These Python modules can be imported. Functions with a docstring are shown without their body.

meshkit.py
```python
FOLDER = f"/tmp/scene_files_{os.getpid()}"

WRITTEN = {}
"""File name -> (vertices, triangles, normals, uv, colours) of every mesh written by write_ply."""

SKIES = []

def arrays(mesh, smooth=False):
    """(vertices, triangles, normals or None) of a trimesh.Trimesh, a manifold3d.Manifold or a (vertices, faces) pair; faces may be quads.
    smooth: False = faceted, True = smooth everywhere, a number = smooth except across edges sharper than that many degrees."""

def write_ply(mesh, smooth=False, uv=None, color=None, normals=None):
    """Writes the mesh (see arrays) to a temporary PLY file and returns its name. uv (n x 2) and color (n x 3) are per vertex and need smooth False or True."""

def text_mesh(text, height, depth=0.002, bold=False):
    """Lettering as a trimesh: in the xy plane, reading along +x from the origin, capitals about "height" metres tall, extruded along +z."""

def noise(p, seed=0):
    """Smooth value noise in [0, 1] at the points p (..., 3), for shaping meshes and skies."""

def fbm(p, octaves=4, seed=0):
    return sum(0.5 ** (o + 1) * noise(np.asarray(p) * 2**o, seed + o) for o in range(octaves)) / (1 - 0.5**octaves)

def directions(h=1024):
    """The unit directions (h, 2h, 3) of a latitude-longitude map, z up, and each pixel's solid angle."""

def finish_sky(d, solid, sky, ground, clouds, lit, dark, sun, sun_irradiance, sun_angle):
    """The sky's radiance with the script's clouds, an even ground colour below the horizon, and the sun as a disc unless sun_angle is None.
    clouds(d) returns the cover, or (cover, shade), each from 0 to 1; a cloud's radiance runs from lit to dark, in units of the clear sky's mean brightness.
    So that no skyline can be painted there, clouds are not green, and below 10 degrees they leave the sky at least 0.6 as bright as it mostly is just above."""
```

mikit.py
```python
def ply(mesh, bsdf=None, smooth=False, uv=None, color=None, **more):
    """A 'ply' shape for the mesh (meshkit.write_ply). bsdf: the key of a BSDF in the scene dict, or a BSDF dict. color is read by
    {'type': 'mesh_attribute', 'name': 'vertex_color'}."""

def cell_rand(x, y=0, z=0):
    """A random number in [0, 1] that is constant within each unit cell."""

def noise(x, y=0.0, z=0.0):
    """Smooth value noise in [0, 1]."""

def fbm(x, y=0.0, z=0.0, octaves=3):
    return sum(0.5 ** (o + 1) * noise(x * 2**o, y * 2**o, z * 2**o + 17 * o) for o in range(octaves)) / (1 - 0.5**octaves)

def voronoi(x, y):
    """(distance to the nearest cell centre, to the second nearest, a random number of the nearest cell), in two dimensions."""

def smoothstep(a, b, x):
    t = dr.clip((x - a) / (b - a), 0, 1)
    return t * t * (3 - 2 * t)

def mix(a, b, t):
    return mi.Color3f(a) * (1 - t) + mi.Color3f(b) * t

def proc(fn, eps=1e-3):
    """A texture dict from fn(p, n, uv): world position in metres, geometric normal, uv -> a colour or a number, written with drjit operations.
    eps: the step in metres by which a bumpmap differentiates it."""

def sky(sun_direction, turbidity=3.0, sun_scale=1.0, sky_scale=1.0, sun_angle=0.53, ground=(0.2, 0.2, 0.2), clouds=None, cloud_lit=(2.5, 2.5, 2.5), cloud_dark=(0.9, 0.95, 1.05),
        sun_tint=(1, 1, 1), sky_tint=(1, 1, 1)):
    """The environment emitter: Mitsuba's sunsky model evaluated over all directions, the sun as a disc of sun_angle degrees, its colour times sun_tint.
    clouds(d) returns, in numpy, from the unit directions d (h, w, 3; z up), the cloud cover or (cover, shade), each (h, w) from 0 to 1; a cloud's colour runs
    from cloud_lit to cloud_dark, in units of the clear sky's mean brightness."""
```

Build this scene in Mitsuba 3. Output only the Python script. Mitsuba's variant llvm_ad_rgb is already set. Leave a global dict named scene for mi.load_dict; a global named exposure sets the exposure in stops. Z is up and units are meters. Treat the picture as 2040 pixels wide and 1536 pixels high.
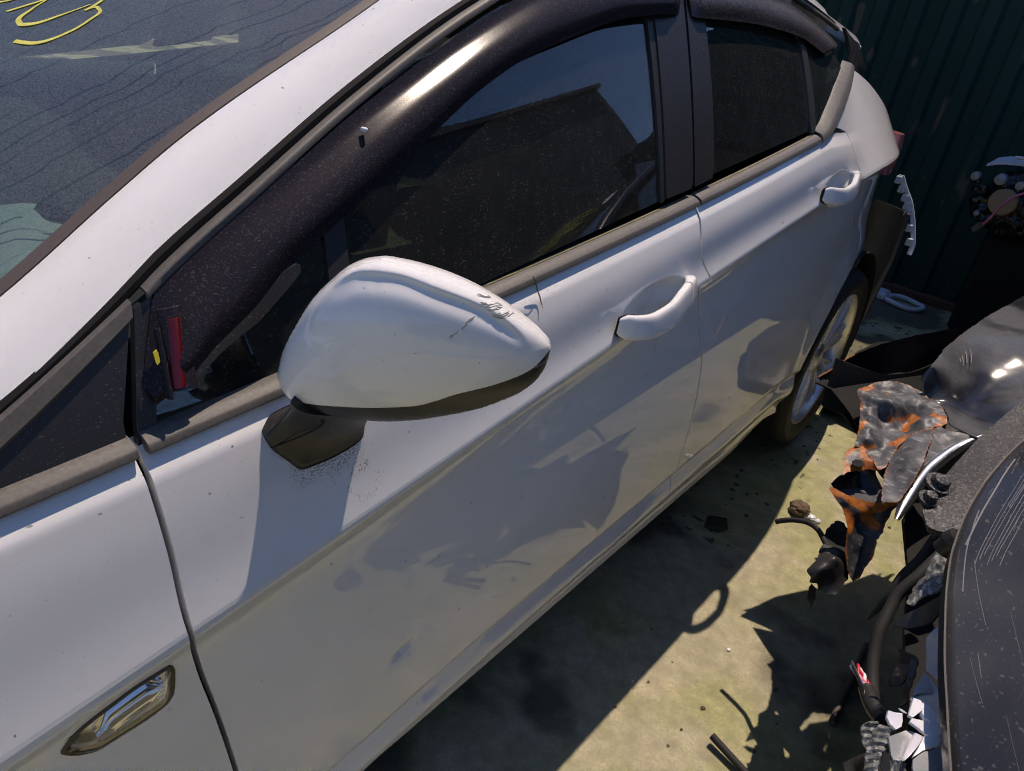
import math, random
import numpy as np, trimesh, drjit as dr, mitsuba as mi, mikit, meshkit
from mikit import proc, noise, fbm, voronoi, cell_rand, smoothstep, mix
from scipy.interpolate import PchipInterpolator as PI
from scipy.spatial import Delaunay
import shapely
from shapely.geometry import Polygon, LineString, Point

T = mi.ScalarTransform4f
scene, labels = {}, {}

# ------------------------------------------------------------------ camera, sky, exposure
# x runs along the white car to its rear, y into the car, z up; the car's outermost line is y = 0
CAM = np.array([0.24811, -0.44744, 1.25152])
RIGHT = np.array([np.float64(0.636284), np.float64(-0.759664), np.float64(0.134361)]); FWD = np.array([np.float64(0.713421), np.float64(0.513152), np.float64(-0.477185)])
RIGHT /= np.linalg.norm(RIGHT); FWD -= RIGHT * (FWD @ RIGHT); FWD /= np.linalg.norm(FWD); DOWN = np.cross(FWD, RIGHT)
cm = np.eye(4); cm[:3, 0] = -RIGHT; cm[:3, 1] = -DOWN; cm[:3, 2] = FWD; cm[:3, 3] = CAM
scene['camera'] = {'type': 'perspective', 'fov': 71.38, 'fov_axis': 'x', 'near_clip': 0.02, 'far_clip': 300.0, 'to_world': T(cm.tolist())}
SUN = [0.40, 0.138, 1.0]
scene['sky'] = mikit.sky(SUN, turbidity=2.3, ground=(0.2, 0.2, 0.17), sky_tint=(.95, .95, 1.075), sun_tint=(.985, .97, 1.03))
exposure = 1.56

# ------------------------------------------------------------------ helpers
def nm(key):
    """the key with _001, _002 ... when it is taken"""
    if key not in scene and not any(k.startswith(key + '__') for k in scene): return key
    i = 1
    while f'{key}_{i:03d}' in scene or any(k.startswith(f'{key}_{i:03d}__') for k in scene): i += 1
    return f'{key}_{i:03d}'

def add(key, mesh, bsdf, smooth=30, label=None, cat=None, group=None, kind=None, **kw):
    key = nm(key)
    scene[key] = mikit.ply(mesh, bsdf, smooth=smooth, **kw)
    d = {}
    if label: d['label'] = label
    if cat: d['category'] = cat
    if group: d['group'] = group
    if kind: d['kind'] = kind
    if d: labels[key] = d
    return key

def thing(key, label, cat, group=None):
    key = nm(key)
    labels[key] = {'label': label, 'category': cat, **({'group': group} if group else {})}
    return key

def cat_(*ms): return trimesh.util.concatenate([m for m in ms])

def tm(v, f):
    f = np.asarray(f)
    if f.shape[1] == 4: f = np.vstack([f[:, [0, 1, 2]], f[:, [0, 2, 3]]])
    return trimesh.Trimesh(np.asarray(v, float), f, process=False)

def grid(p, closed=False, flip=False):
    """(m, n, 3) points as a sheet; closed joins the last column to the first"""
    p = np.asarray(p, float); m, n = p.shape[:2]
    i, j = np.meshgrid(np.arange(m - 1), np.arange(n if closed else n - 1), indexing='ij')
    a = i * n + j; b = i * n + (j + 1) % n; c = (i + 1) * n + (j + 1) % n; d = (i + 1) * n + j
    q = np.stack([a, b, c, d], -1).reshape(-1, 4)
    if flip: q = q[:, ::-1]
    return tm(p.reshape(-1, 3), q)

def loft(loops, caps=True):
    """closed loops (m, n, 3) as a solid"""
    p = np.asarray(loops, float); m, n = p.shape[:2]
    s = grid(p, closed=True)
    if not caps: return s
    v = np.vstack([s.vertices, p[0].mean(0), p[-1].mean(0)]); k = np.arange(n)
    f = np.vstack([s.faces, np.stack([k * 0 + m * n, (k + 1) % n, k], 1), np.stack([k * 0 + m * n + 1, (m - 1) * n + k, (m - 1) * n + (k + 1) % n], 1)])
    return tm(v, f)

def thick(p, off):
    """a sheet (m, n, 3) made solid: off is the vector (or (m, n, 3) vectors) to its back"""
    p = np.asarray(p, float); q = p + off
    m, n = p.shape[:2]
    ring = lambda g: np.concatenate([g[0, :], g[1:, -1], g[-1, -2::-1], g[-2:0:-1, 0]])
    side = grid(np.stack([ring(p), ring(q)], 0), closed=True)
    return cat_(grid(p), grid(q, flip=True), side)

def smoothline(pts, n, closed=False):
    pts = np.asarray(pts, float)
    d = np.r_[0, np.cumsum(np.linalg.norm(np.diff(pts, axis=0), axis=1) + 1e-9)]
    return PI(d / d[-1], pts, axis=0)(np.linspace(0, 1, n))

def tube(pts, r, sides=10, n=None, caps=True):
    p = smoothline(pts, n) if n else np.asarray(pts, float)
    r = np.broadcast_to(r, (len(p),)) if np.ndim(r) == 0 else np.interp(np.linspace(0, 1, len(p)), np.linspace(0, 1, len(r)), r)
    t = np.gradient(p, axis=0); t /= np.linalg.norm(t, axis=1, keepdims=True) + 1e-12
    a = np.cross(t[0], [0.31, 0.42, 0.85]); a /= np.linalg.norm(a)
    loops = []; ang = np.arange(sides) * 2 * np.pi / sides
    for k in range(len(p)):
        a = a - t[k] * (a @ t[k]); a /= np.linalg.norm(a); b = np.cross(t[k], a)
        loops.append(p[k] + r[k] * (np.cos(ang)[:, None] * a + np.sin(ang)[:, None] * b))
    return loft(loops, caps)

def box(lo, hi, bev=0.0):
    lo, hi = np.minimum(lo, hi), np.maximum(lo, hi)
    if bev <= 0:
        m = trimesh.creation.box(hi - lo); m.apply_translation((lo + hi) / 2); return m
    s = [[x, y, z] for x in (0, 1) for y in (0, 1) for z in (0, 1)]
    pts = []
    for c in s:
        o = np.where(c, hi, lo); g = np.where(c, -1, 1)
        for k in range(3):
            e = g * bev; e[k] = 0; pts.append(o + e)
    return trimesh.convex.convex_hull(np.array(pts))

def delaunay(poly, res, inner=None):
    """(points, triangles) that fill a shapely polygon"""
    pts = []
    for ring in [poly.exterior, *poly.interiors]:
        L = ring.length; k = max(int(L / res), 8)
        pts += [ring.interpolate(i * L / k).coords[0] for i in range(k)]
    nb = len(pts)
    x0, y0, x1, y1 = poly.bounds
    gx, gy = np.meshgrid(np.arange(x0, x1, res), np.arange(y0, y1, res)); gx = gx + (np.arange(gx.shape[0])[:, None] % 2) * res / 2
    g = np.stack([gx.ravel(), gy.ravel()], 1)
    g = g[shapely.contains_xy(poly.buffer(-res * .45), g[:, 0], g[:, 1])]
    if inner is not None: g = np.vstack([g, inner])
    a = np.vstack([np.array(pts), g])
    t = Delaunay(a).simplices
    c = a[t].mean(1)
    t = t[shapely.contains_xy(poly.buffer(1e-6), c[:, 0], c[:, 1])]
    u, v, w = a[t[:, 0]], a[t[:, 1]], a[t[:, 2]]
    ar = (v[:, 0] - u[:, 0]) * (w[:, 1] - u[:, 1]) - (v[:, 1] - u[:, 1]) * (w[:, 0] - u[:, 0])
    t = t[np.abs(ar) > 1e-10]; ar = ar[np.abs(ar) > 1e-10]
    t[ar < 0] = t[ar < 0][:, ::-1]
    return a, t, nb

def shell(front, back, t):
    """front and back points of one triangulation joined into a solid"""
    n = len(front)
    e = np.sort(np.vstack([t[:, [0, 1]], t[:, [1, 2]], t[:, [2, 0]]]), 1)
    d = np.vstack([t[:, [0, 1]], t[:, [1, 2]], t[:, [2, 0]]])
    _, idx, cnt = np.unique(e, axis=0, return_index=True, return_counts=True)
    d = d[idx[cnt == 1]]
    # the sides get vertices of their own, so that the rim stays crisp
    v = np.vstack([front, back, front, back])
    s = np.vstack([np.stack([d[:, 1], d[:, 0], d[:, 0] + n], 1), np.stack([d[:, 1], d[:, 0] + n, d[:, 1] + n], 1)]) + 2 * n
    return tm(v, np.vstack([t, t[:, ::-1] + n, s]))

def rounded(xy, r):
    return Polygon(xy).buffer(0).buffer(-r).buffer(2 * r).buffer(-r) if r else Polygon(xy).buffer(0)

def patch(xz, surf, off=0.0, th=0.004, res=0.012, r=0.004):
    """a plate whose outline is given in (x, z) and that lies on y = surf(x, z) + off, th thick towards +y"""
    poly = rounded(xz, r)
    if poly.geom_type != 'Polygon': poly = max(poly.geoms, key=lambda q: q.area)
    a, t, _ = delaunay(poly, res)
    y = surf(a[:, 0], a[:, 1]) + off
    f = np.stack([a[:, 0], y, a[:, 1]], 1); b = f + [0, th, 0]
    return shell(f, b, t)

# ------------------------------------------------------------------ materials
def rgb(*c): return {'type': 'rgb', 'value': list(c)}
def two(b): return {'type': 'twosided', 'bsdf': b}
def pr(color, rough=.5, **k): return two({'type': 'principled', 'base_color': color if isinstance(color, dict) else rgb(*color), 'roughness': rough, **k})

def paint_colour(p, n, uv):
    s = noise(p.x * 900, p.y * 900, p.z * 900) * noise(p.x * 210 + 5, p.y * 210, p.z * 210)
    dirt = smoothstep(.70, .80, s) * .55
    # grime run down from the mirror's foot: specks and short streaks
    gx = (p.x - .645) / .050; gz = (p.z - .795) / .040; rg = dr.sqrt(gx * gx + gz * gz)
    gr = smoothstep(1.0, .35, rg) * smoothstep(.50, .78, noise(p.x * 950, p.y * 100, p.z * 420)) * smoothstep(.35, .7, noise(p.x * 110, 3, p.z * 60))
    gr = gr + smoothstep(.020, .002, dr.abs(p.z - .8185 - .06 * (p.x - .61))) * smoothstep(.05, .03, dr.abs(p.x - .62)) * smoothstep(.35, .75, noise(p.x * 700, 1, p.z * 700))
    chips = smoothstep(.955, .975, noise(p.x * 130, p.y * 130, p.z * 130)) * .6
    film = fbm(p.x * 9, p.y * 9, p.z * 14, 3)
    return mix(mix((.81, .805, .80), (.735, .725, .715), film) * (1 - dirt) * (1 - chips), (.16, .10, .06), dr.minimum(gr, 1) * .6)
scene['white_paint'] = two({'type': 'plastic', 'int_ior': 1.52, 'nonlinear': False, 'diffuse_reflectance': proc(paint_colour)})
scene['black_paint'] = two({'type': 'roughplastic', 'distribution': 'ggx', 'alpha': .04, 'int_ior': 1.5, 'diffuse_reflectance': rgb(.008, .008, .010)})

def trim_colour(p, n, uv):
    d = noise(p.x * 420, p.y * 420, p.z * 420) * .6 + .4 * fbm(p.x * 18, p.y * 60, p.z * 60, 2)
    return mix((.072, .068, .064), (.128, .118, .108), d)
scene['faded_trim'] = pr(proc(trim_colour), .55, specular=.4)
scene['black_plastic'] = pr((.022, .021, .020), .42, specular=.5)
scene['matte_black'] = pr((.012, .012, .012), .8, specular=.2)
def dark_dusty(p, n, uv):
    s = noise(p.x * 700, p.y * 700, p.z * 700)
    return mix((.022, .021, .022), (.16, .15, .14), smoothstep(.78, .97, s) * .6)
scene['pillar_film'] = pr(proc(dark_dusty), .38, specular=.5)
def visor_colour(p, n, uv):
    s = noise(p.x * 800, p.y * 800, p.z * 800); u = noise(p.x * 90 + p.z * 60, p.y * 40, p.z * 700 - p.x * 500)
    return mix((.021, .018, .023), (.15, .14, .16), smoothstep(.60, 1.0, s) * .40 + smoothstep(.88, .99, u) * .22)
scene['smoked_acrylic'] = two({'type': 'principled', 'base_color': proc(visor_colour), 'roughness': .17, 'specular': .11, 'clearcoat': .10, 'clearcoat_gloss': .985})

def dust_amount(p, n, uv):
    a = noise(p.x * 520, p.y * 520, p.z * 520); b = noise(p.x * 160 - p.z * 60, p.y * 60, p.z * 35 + p.x * 20)
    return .022 + .15 * smoothstep(.60, .95, a) * smoothstep(.2, .8, b) + .015 * fbm(p.x * 14, p.y * 14, p.z * 14, 2)
GLASS = {'type': 'thindielectric', 'int_ior': 1.6, 'specular_transmittance': rgb(.17, .21, .20)}
scene['dusty_glass'] = {'type': 'blendbsdf', 'weight': proc(dust_amount), 'a': GLASS, 'b': two({'type': 'diffuse', 'reflectance': rgb(.34, .345, .35)})}

def screen_dust(p, n, uv):
    # run-off streaks follow the fall of the screen; uv.x runs across it, uv.y down it, in metres
    w = uv.x + .014 * (noise(uv.y * 14, uv.x * 6) - .5) + .005 * noise(uv.y * 60, uv.x * 20)
    s = dr.abs(w * 64 - dr.floor(w * 64) - .5 + .5 * (cell_rand(dr.floor(w * 64), 3) - .5))
    streak = smoothstep(.02, .13, s) 
    streak = 1 - (1 - streak) * smoothstep(.22, .5, noise(dr.floor(w * 64) * 7.3, uv.y * 5))
    grain = noise(p.x * 900, p.y * 900, p.z * 900)
    cloud = fbm(uv.x * 6 + 3, uv.y * 5, 1.0, 3)
    return (.09 + .18 * cloud + .20 * (grain - .5) + .10 * smoothstep(.8, .95, noise(p.x * 700, p.y * 700, p.z * 700))) * (.45 + .55 * streak)
scene['dirty_windscreen'] = {'type': 'blendbsdf', 'weight': proc(screen_dust), 'a': {'type': 'thindielectric', 'int_ior': 1.6, 'specular_transmittance': rgb(.55, .68, .64)}, 'b': two({'type': 'diffuse', 'reflectance': rgb(.36, .39, .43)})}
scene['clear_plastic'] = {'type': 'thindielectric', 'int_ior': 1.5, 'specular_transmittance': rgb(.9, .9, .9)}
scene['chrome'] = two({'type': 'roughconductor', 'material': 'Al', 'distribution': 'ggx', 'alpha': .06})
scene['rubber'] = pr((.014, .014, .014), .75)
scene['alloy'] = two({'type': 'roughconductor', 'material': 'Al', 'distribution': 'ggx', 'alpha': .16, 'specular_reflectance': rgb(.75, .76, .78)})
scene['reflected_red'] = two({'type': 'roughplastic', 'alpha': .05, 'diffuse_reflectance': rgb(.12, .003, .008)})  # red of a reflection, put into a solid surface colour
scene['yellow_mark'] = pr((.55, .47, .03), .6)
scene['yellow_paint'] = pr((.62, .58, .12), .7)
scene['red_lens'] = two({'type': 'roughplastic', 'alpha': .04, 'diffuse_reflectance': rgb(.36, .13, .13)})
scene['interior_dark'] = pr((.02, .021, .023), .8)
scene['interior_pale'] = pr((.30, .34, .33), .7)
scene['white_plastic'] = pr((.62, .63, .68), .35)

# ------------------------------------------------------------------ the white car's surfaces: y as a function of (x, z)
def P(x):
    x = np.asarray(x, float); return .165 * np.maximum(x - 2.2, 0) ** 2 + .07 * np.maximum(.3 - x, 0) ** 2
def zs(x):
    x = np.asarray(x, float); u = np.minimum(x, 2.0) - .458; return .8757 + .095 * u + .0185 * u * u
zc = PI([-1.2, 0, .452, 1.403, 1.95, 2.2, 2.45, 2.7, 3.2, 3.6], [.60, .66, .72, .864, .939, .968, .982, .982, .955, .94])
def h1(x): return np.tan(np.radians(22.5)) * np.maximum(zs(x) - .018 - zc(x), .05)
def yT(x): return P(x) + h1(x) * .86 + .02
def G(x, z):
    d = z - zs(x); return yT(x) + .008 + .42 * d + .3 * np.maximum(d, 0) ** 2 + .10 * np.maximum(x - 1.5, 0) * np.clip(d / .25, 0, 1)
def sst(a, b, x):
    t = np.clip((x - a) / (b - a), 0, 1); return t * t * (3 - 2 * t)
zsw = PI([-1.2, .3, .85, 1.5, 2.3, 3.6], [.30, .325, .352, .372, .40, .42])
BOWLS = [(1.236, .853, .108, .036, .032), (2.04, .963, .102, .034, .028)]
DENTS = [(.735, .462, .028, .015, .005), (.80, .318, .020, .010, .004), (3.02, .78, .06, .07, .010)]
def S(x, z):
    x = np.asarray(x, float); z = np.asarray(z, float)
    c, s = zc(x), zs(x); s1 = np.maximum(s - .018, c + .02); h = h1(x)
    v = np.clip((z - c) / (s1 - c), 0, 1.0)
    a = .12 + .28 * sst(.6, 1.2, x) * (1 - sst(2.2, 2.6, x))
    up = h * (v + a * np.sin(2 * np.pi * v) / (2 * np.pi)) + np.clip(z - s1, 0, .018) * 1.05 + np.maximum(z - s, 0) * .45
    k = sst(2.02, 2.34, x); up = (1 - k) * up + k * .72 * np.maximum(z - c, 0)
    w = np.maximum(c - z, 0)
    und = .15 + .85 * sst(.40, 1.0, x)
    q = zsw(x) - z; hh_ = np.maximum(c - .05 - zsw(x), .1)
    hollow = .006 + .008 * und + .023 * und * np.clip(-q / hh_, 0, 1.1) ** 2          # scalloped below the crease, running out towards the swage line
    low = hollow * (1 - np.exp(-(w / .026) ** 1.2))
    low = low - .011 * sst(0, .06, q) * np.where(q > 0, 1, 0) + .026 * sst(.06, .13, q) + .010 * sst(0, .012, q)
    y = P(x) + np.where(z >= c, up, low) + .0016 * np.exp(-((z - c) / .0035) ** 2)
    rr = np.hypot(x - 2.662, z - .318)
    y = y - .020 * np.exp(-((rr - .36) / .085) ** 2) * sst(2.15, 2.4, x) * (1 - sst(.72, .9, z))
    for bx, bz, ax, az, dp in BOWLS:
        u = ((x - bx) / ax) ** 2 + ((z - bz - .14 * (x - bx)) / az) ** 2
        y = y + dp * (1 - sst(.35, 1.0, np.sqrt(u)))
    for bx, bz, ax, az, dp in DENTS:
        u = ((x - bx) / ax) ** 2 + ((z - bz) / az) ** 2
        y = y + dp * np.exp(-u * 2) * (1 + .8 * np.sin(170 * x + 210 * z) * np.cos(240 * x - 120 * z))
    return y

def body_panel(xl, xr, zl, zh, nx, nl, nu):
    """an outer skin panel between the edges x = xl(z) and xr(z), z = zl(x) and zh(x), with its crease row and turned-in edges"""
    s = np.linspace(0, 1, nx)
    lo = np.linspace(0, 1, nl); lo = np.sort(np.r_[lo[:-1], 1 - .004 * np.array([1, 2, 3.5, 6])])
    up = np.sort(np.r_[np.linspace(0, 1, nu)[1:], .012, .025, .05])
    def zrow(x, k):
        c = np.minimum(zc(x), zh(x) - .004); c = np.maximum(c, zl(x) + .002)
        return zl(x) + (c - zl(x)) * k if k <= 1 else c + (zh(x) - c) * (k - 1)
    rows = []
    for k in np.r_[lo, 1.0, 1 + up]:
        x = .5 * np.ones(nx) * 0 + np.linspace(float(xl(.7)), float(xr(.7)), nx)
        for _ in range(14):
            z = zrow(x, k); x = (1 - s) * xl(z) + s * xr(z)
        rows.append(np.stack([x, S(x, z), z], 1))
    p = np.array(rows)                       # rows upwards, columns to the rear
    m = cat_(grid(p))
    # turned-in edges
    ring = np.concatenate([p[0, :], p[1:, -1], p[-1, -2::-1], p[-2:0:-1, 0]])
    c = p.mean((0, 1))
    o = np.stack([ring, ring + [0, .0022, 0], ring + [0, .016, 0]], 0)
    return cat_(m, grid(o, closed=True))

def curve(pts):
    a = np.array(sorted(pts)); return PI(a[:, 0], a[:, 1], extrapolate=False), a
def edge(pts):
    """x as a function of z through (x, z) points"""
    a = np.array(sorted([(z, x) for x, z in pts])); f = PI(a[:, 0], a[:, 1])
    return lambda z: f(np.clip(z, a[0, 0], a[-1, 0]))

# ------------------------------------------------------------------ the setting: ground
def ground_colour(p, n, uv):
    a = fbm(p.x * 2.2, p.y * 2.2, 0, 4); b = fbm(p.x * 7 + 9, p.y * 7, 2, 4); g = noise(p.x * 260, p.y * 260, 3); s = fbm(p.x * 40, p.y * 40, 5, 3)
    c = mix((.258, .25, .125), (.30, .275, .185), smoothstep(.42, .62, b * .6 + a * .4))
    c = mix(c, (.185, .20, .075), smoothstep(.5, .72, fbm(p.x * 5 - 4, p.y * 5, 7, 4)) * .45)
    c = mix(c, (.36, .31, .215), smoothstep(.64, .74, fbm(p.x * 9 + 31, p.y * 9, 1, 4)) * .5)
    # oil and damp under and beside the car
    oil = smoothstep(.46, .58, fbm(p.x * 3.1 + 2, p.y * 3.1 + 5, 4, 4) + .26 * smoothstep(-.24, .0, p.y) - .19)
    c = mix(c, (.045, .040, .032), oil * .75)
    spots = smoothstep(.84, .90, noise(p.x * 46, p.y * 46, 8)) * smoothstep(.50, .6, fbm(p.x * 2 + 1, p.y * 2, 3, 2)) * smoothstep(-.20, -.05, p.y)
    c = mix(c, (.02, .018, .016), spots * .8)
    return c * (.80 + .50 * g * s + .28 * s)
def ground_relief(p, n, uv):
    return fbm(p.x * 60, p.y * 60, 1, 4) * .0022 + fbm(p.x * 9, p.y * 9, 2, 3) * .004
scene['concrete'] = two({'type': 'bumpmap', 'arbitrary': proc(ground_relief, eps=.002), 'scale': 1.0, 'bsdf': {'type': 'principled', 'base_color': proc(ground_colour), 'roughness': .8, 'specular': .3}})
add('ground', grid(np.stack([*np.meshgrid(np.linspace(-80, 80, 33), np.linspace(-80, 80, 33), indexing='ij'), np.zeros((33, 33))], -1)), 'concrete', False, label='old concrete yard floor with green algae and dark oil stains', cat='ground', kind='structure')

# ------------------------------------------------------------------ the corrugated fence
def fence_colour(p, n, uv):
    s = fbm(p.y * 3, p.z * 1.2, 2, 4); w = smoothstep(.78, .86, noise(p.y * 22, p.z * 9, 4)) * .5
    c = mix((.010, .032, .028), (.018, .050, .043), s)
    return mix(c, (.16, .12, .09), w * smoothstep(.5, .7, noise(p.y * 3 + 4, p.z * 5, 1)))
scene['fence_steel'] = pr(proc(fence_colour), .6, specular=.15)
FX = 4.95
fence = thing('corrugated_fence', 'dark green corrugated steel fence in shade behind the parked cars', 'fence')
def sheet(y0, y1, x):
    prof = []
    k = y0
    while k < y1 - .01:
        prof += [(k, 0), (k + .075, 0), (k + .095, -.028), (k + .16, -.028)]; k += .18
    prof.append((k, 0))
    prof = np.array(prof); zz = np.array([.05, 1.3, 2.6])
    g = np.stack([np.repeat((x + prof[:, 1])[None], 3, 0), np.repeat(prof[None, :, 0], 3, 0), np.repeat(zz[:, None], len(prof), 1)], -1)
    return thick(g, np.array([.002, 0, 0]))
for i, y0 in enumerate(np.arange(-2.52, 7, 1.08)):
    add(fence + '__panel', sheet(y0, y0 + 1.08, FX + (.006 if i % 2 else 0)), 'fence_steel', False)
for z in (.16, 1.3, 2.4): add(fence + '__rail', box([FX + .035, -2.5, z - .03], [FX + .075, 7, z + .03]), 'fence_steel', False)
scene['rusty_kerb'] = pr((.10, .045, .028), .85)
add(fence + '__base_strip', box([FX - .05, -2.5, 0], [FX + .03, 7, .05], .006), 'rusty_kerb', 20, label='rusty reddish strip along the foot of the fence')

# ------------------------------------------------------------------ the white car
car = thing('white_hatchback', 'white five-door hatchback with smoked wind deflectors parked beside the wreck', 'car')
W = car + '__'
gF = edge([(.457, .90), (.457, .87), (.456, .80), (.452, .73), (.459, .67), (.473, .58), (.490, .444), (.512, .20)])
gR = edge([(1.405, 1.02), (1.400, .99), (1.384, .925), (1.412, .865), (1.468, .80), (1.485, .76), (1.548, .63), (1.565, .50), (1.560, .40), (1.545, .20)])
gQ0 = edge([(2.165, 1.2), (2.165, 1.06), (2.20, .985), (2.32, .90), (2.40, .83), (2.45, .75), (2.462, .628)])
AR = .370
def arch_x(z): return 2.662 - np.sqrt(np.maximum(AR ** 2 - (z - .318) ** 2, 0))
gQ = lambda z: np.where(z < .628, arch_x(z), gQ0(z))
GAP = .0027
bottom = lambda x: .245 + 0 * x
wing_ = body_panel(lambda z: .0 * z - .02 + np.where(z < .68, .36 * np.sqrt(np.maximum(1 - ((z - .318) / .37) ** 2, 0)) - .0, 0), lambda z: gF(z) - GAP, lambda x: .22 + 0 * x, lambda x: zs(x) + .004, 240, 170, 40)
# the wing is pressed in behind the side repeater
MK = [(.342, .668), (.356, .683), (.381, .691), (.407, .696), (.430, .6955), (.4345, .684), (.432, .657), (.424, .647), (.396, .644), (.371, .644), (.356, .651)]
mkq = smoothline(MK + MK[:1], 121)[:-1]; mkp = Polygon(mkq).buffer(0)
wv = np.array(wing_.vertices); wv[shapely.contains_xy(mkp.buffer(-.0012), wv[:, 0], wv[:, 2]), 1] += .016; wing_.vertices = wv
add(W + 'front_wing', wing_, 'white_paint', 32)
add(W + 'front_door', body_panel(lambda z: gF(z) + GAP, lambda z: gR(z) - GAP, bottom, lambda x: zs(x) + .004, 190, 110, 40), 'white_paint', 32)
add(W + 'rear_door', body_panel(lambda z: gR(z) + GAP, lambda z: gQ(z) - GAP, bottom, lambda x: np.minimum(zs(x) + .004, 1.09), 150, 100, 40), 'white_paint', 32)
# rear quarter: over the arch to the tail
ztop = PI([1.95, 2.0, 2.086, 2.206, 2.358, 2.50, 2.70, 2.90, 3.05, 3.24], [1.063, 1.070, 1.101, 1.145, 1.200, 1.180, 1.130, 1.073, 1.025, .985])
def qlow(x): return np.where(np.abs(x - 2.662) < .365, .318 + np.sqrt(np.maximum(AR ** 2 - (x - 2.662) ** 2, 0)), .60)
def qlow2(x): return np.where(x < 2.662, np.maximum(qlow(x), .55), np.where(x < 2.99, np.maximum(qlow(x), .52), .52 + .6 * np.maximum(x - 2.99, 0)))
def quarter():
    nx = 150; s = np.linspace(0, 1, nx); rows = []
    kk = np.r_[np.linspace(0, 1, 60), 1.004, 1.012, 1.03, 1 + np.linspace(.05, 1, 40)]
    for k in kk:
        x = np.linspace(2.3, 3.22, nx)
        for _ in range(25):
            lo, hi = qlow2(x), ztop(x); c = np.minimum(zc(x), hi - .01)
            z = lo + (c - lo) * k if k <= 1 else c + (hi - c) * (k - 1)
            x = .5 * x + .5 * ((1 - s) * (gQ0(np.minimum(z, 1.2)) + GAP + np.where(z > 1.066, -.16 * sst(1.066, 1.10, z), 0)) + s * (3.20 - .02 * ((z - .8) / .3) ** 2))
        rows.append(np.stack([x, S(x, z), z], 1))
    p = np.array(rows); ring = np.concatenate([p[0, :], p[1:, -1], p[-1, -2::-1], p[-2:0:-1, 0]])
    return cat_(grid(p), grid(np.stack([ring, ring + [0, .003, 0], ring + [.01, .05, 0]], 0), closed=True))
add(W + 'rear_quarter', quarter(), 'white_paint', 32)
# sill
sx = np.linspace(.36, 2.29, 120)
prof = [(.060, .243), (.044, .238), (.040, .228), (.043, .205), (.050, .198), (.075, .188), (.14, .180)]
add(W + 'sill', grid(np.array([np.stack([sx, a + P(sx) + .012 * sst(2.0, 2.29, sx), b + 0 * sx], 1) for a, b in prof]), flip=True), 'white_paint', 35)
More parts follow.
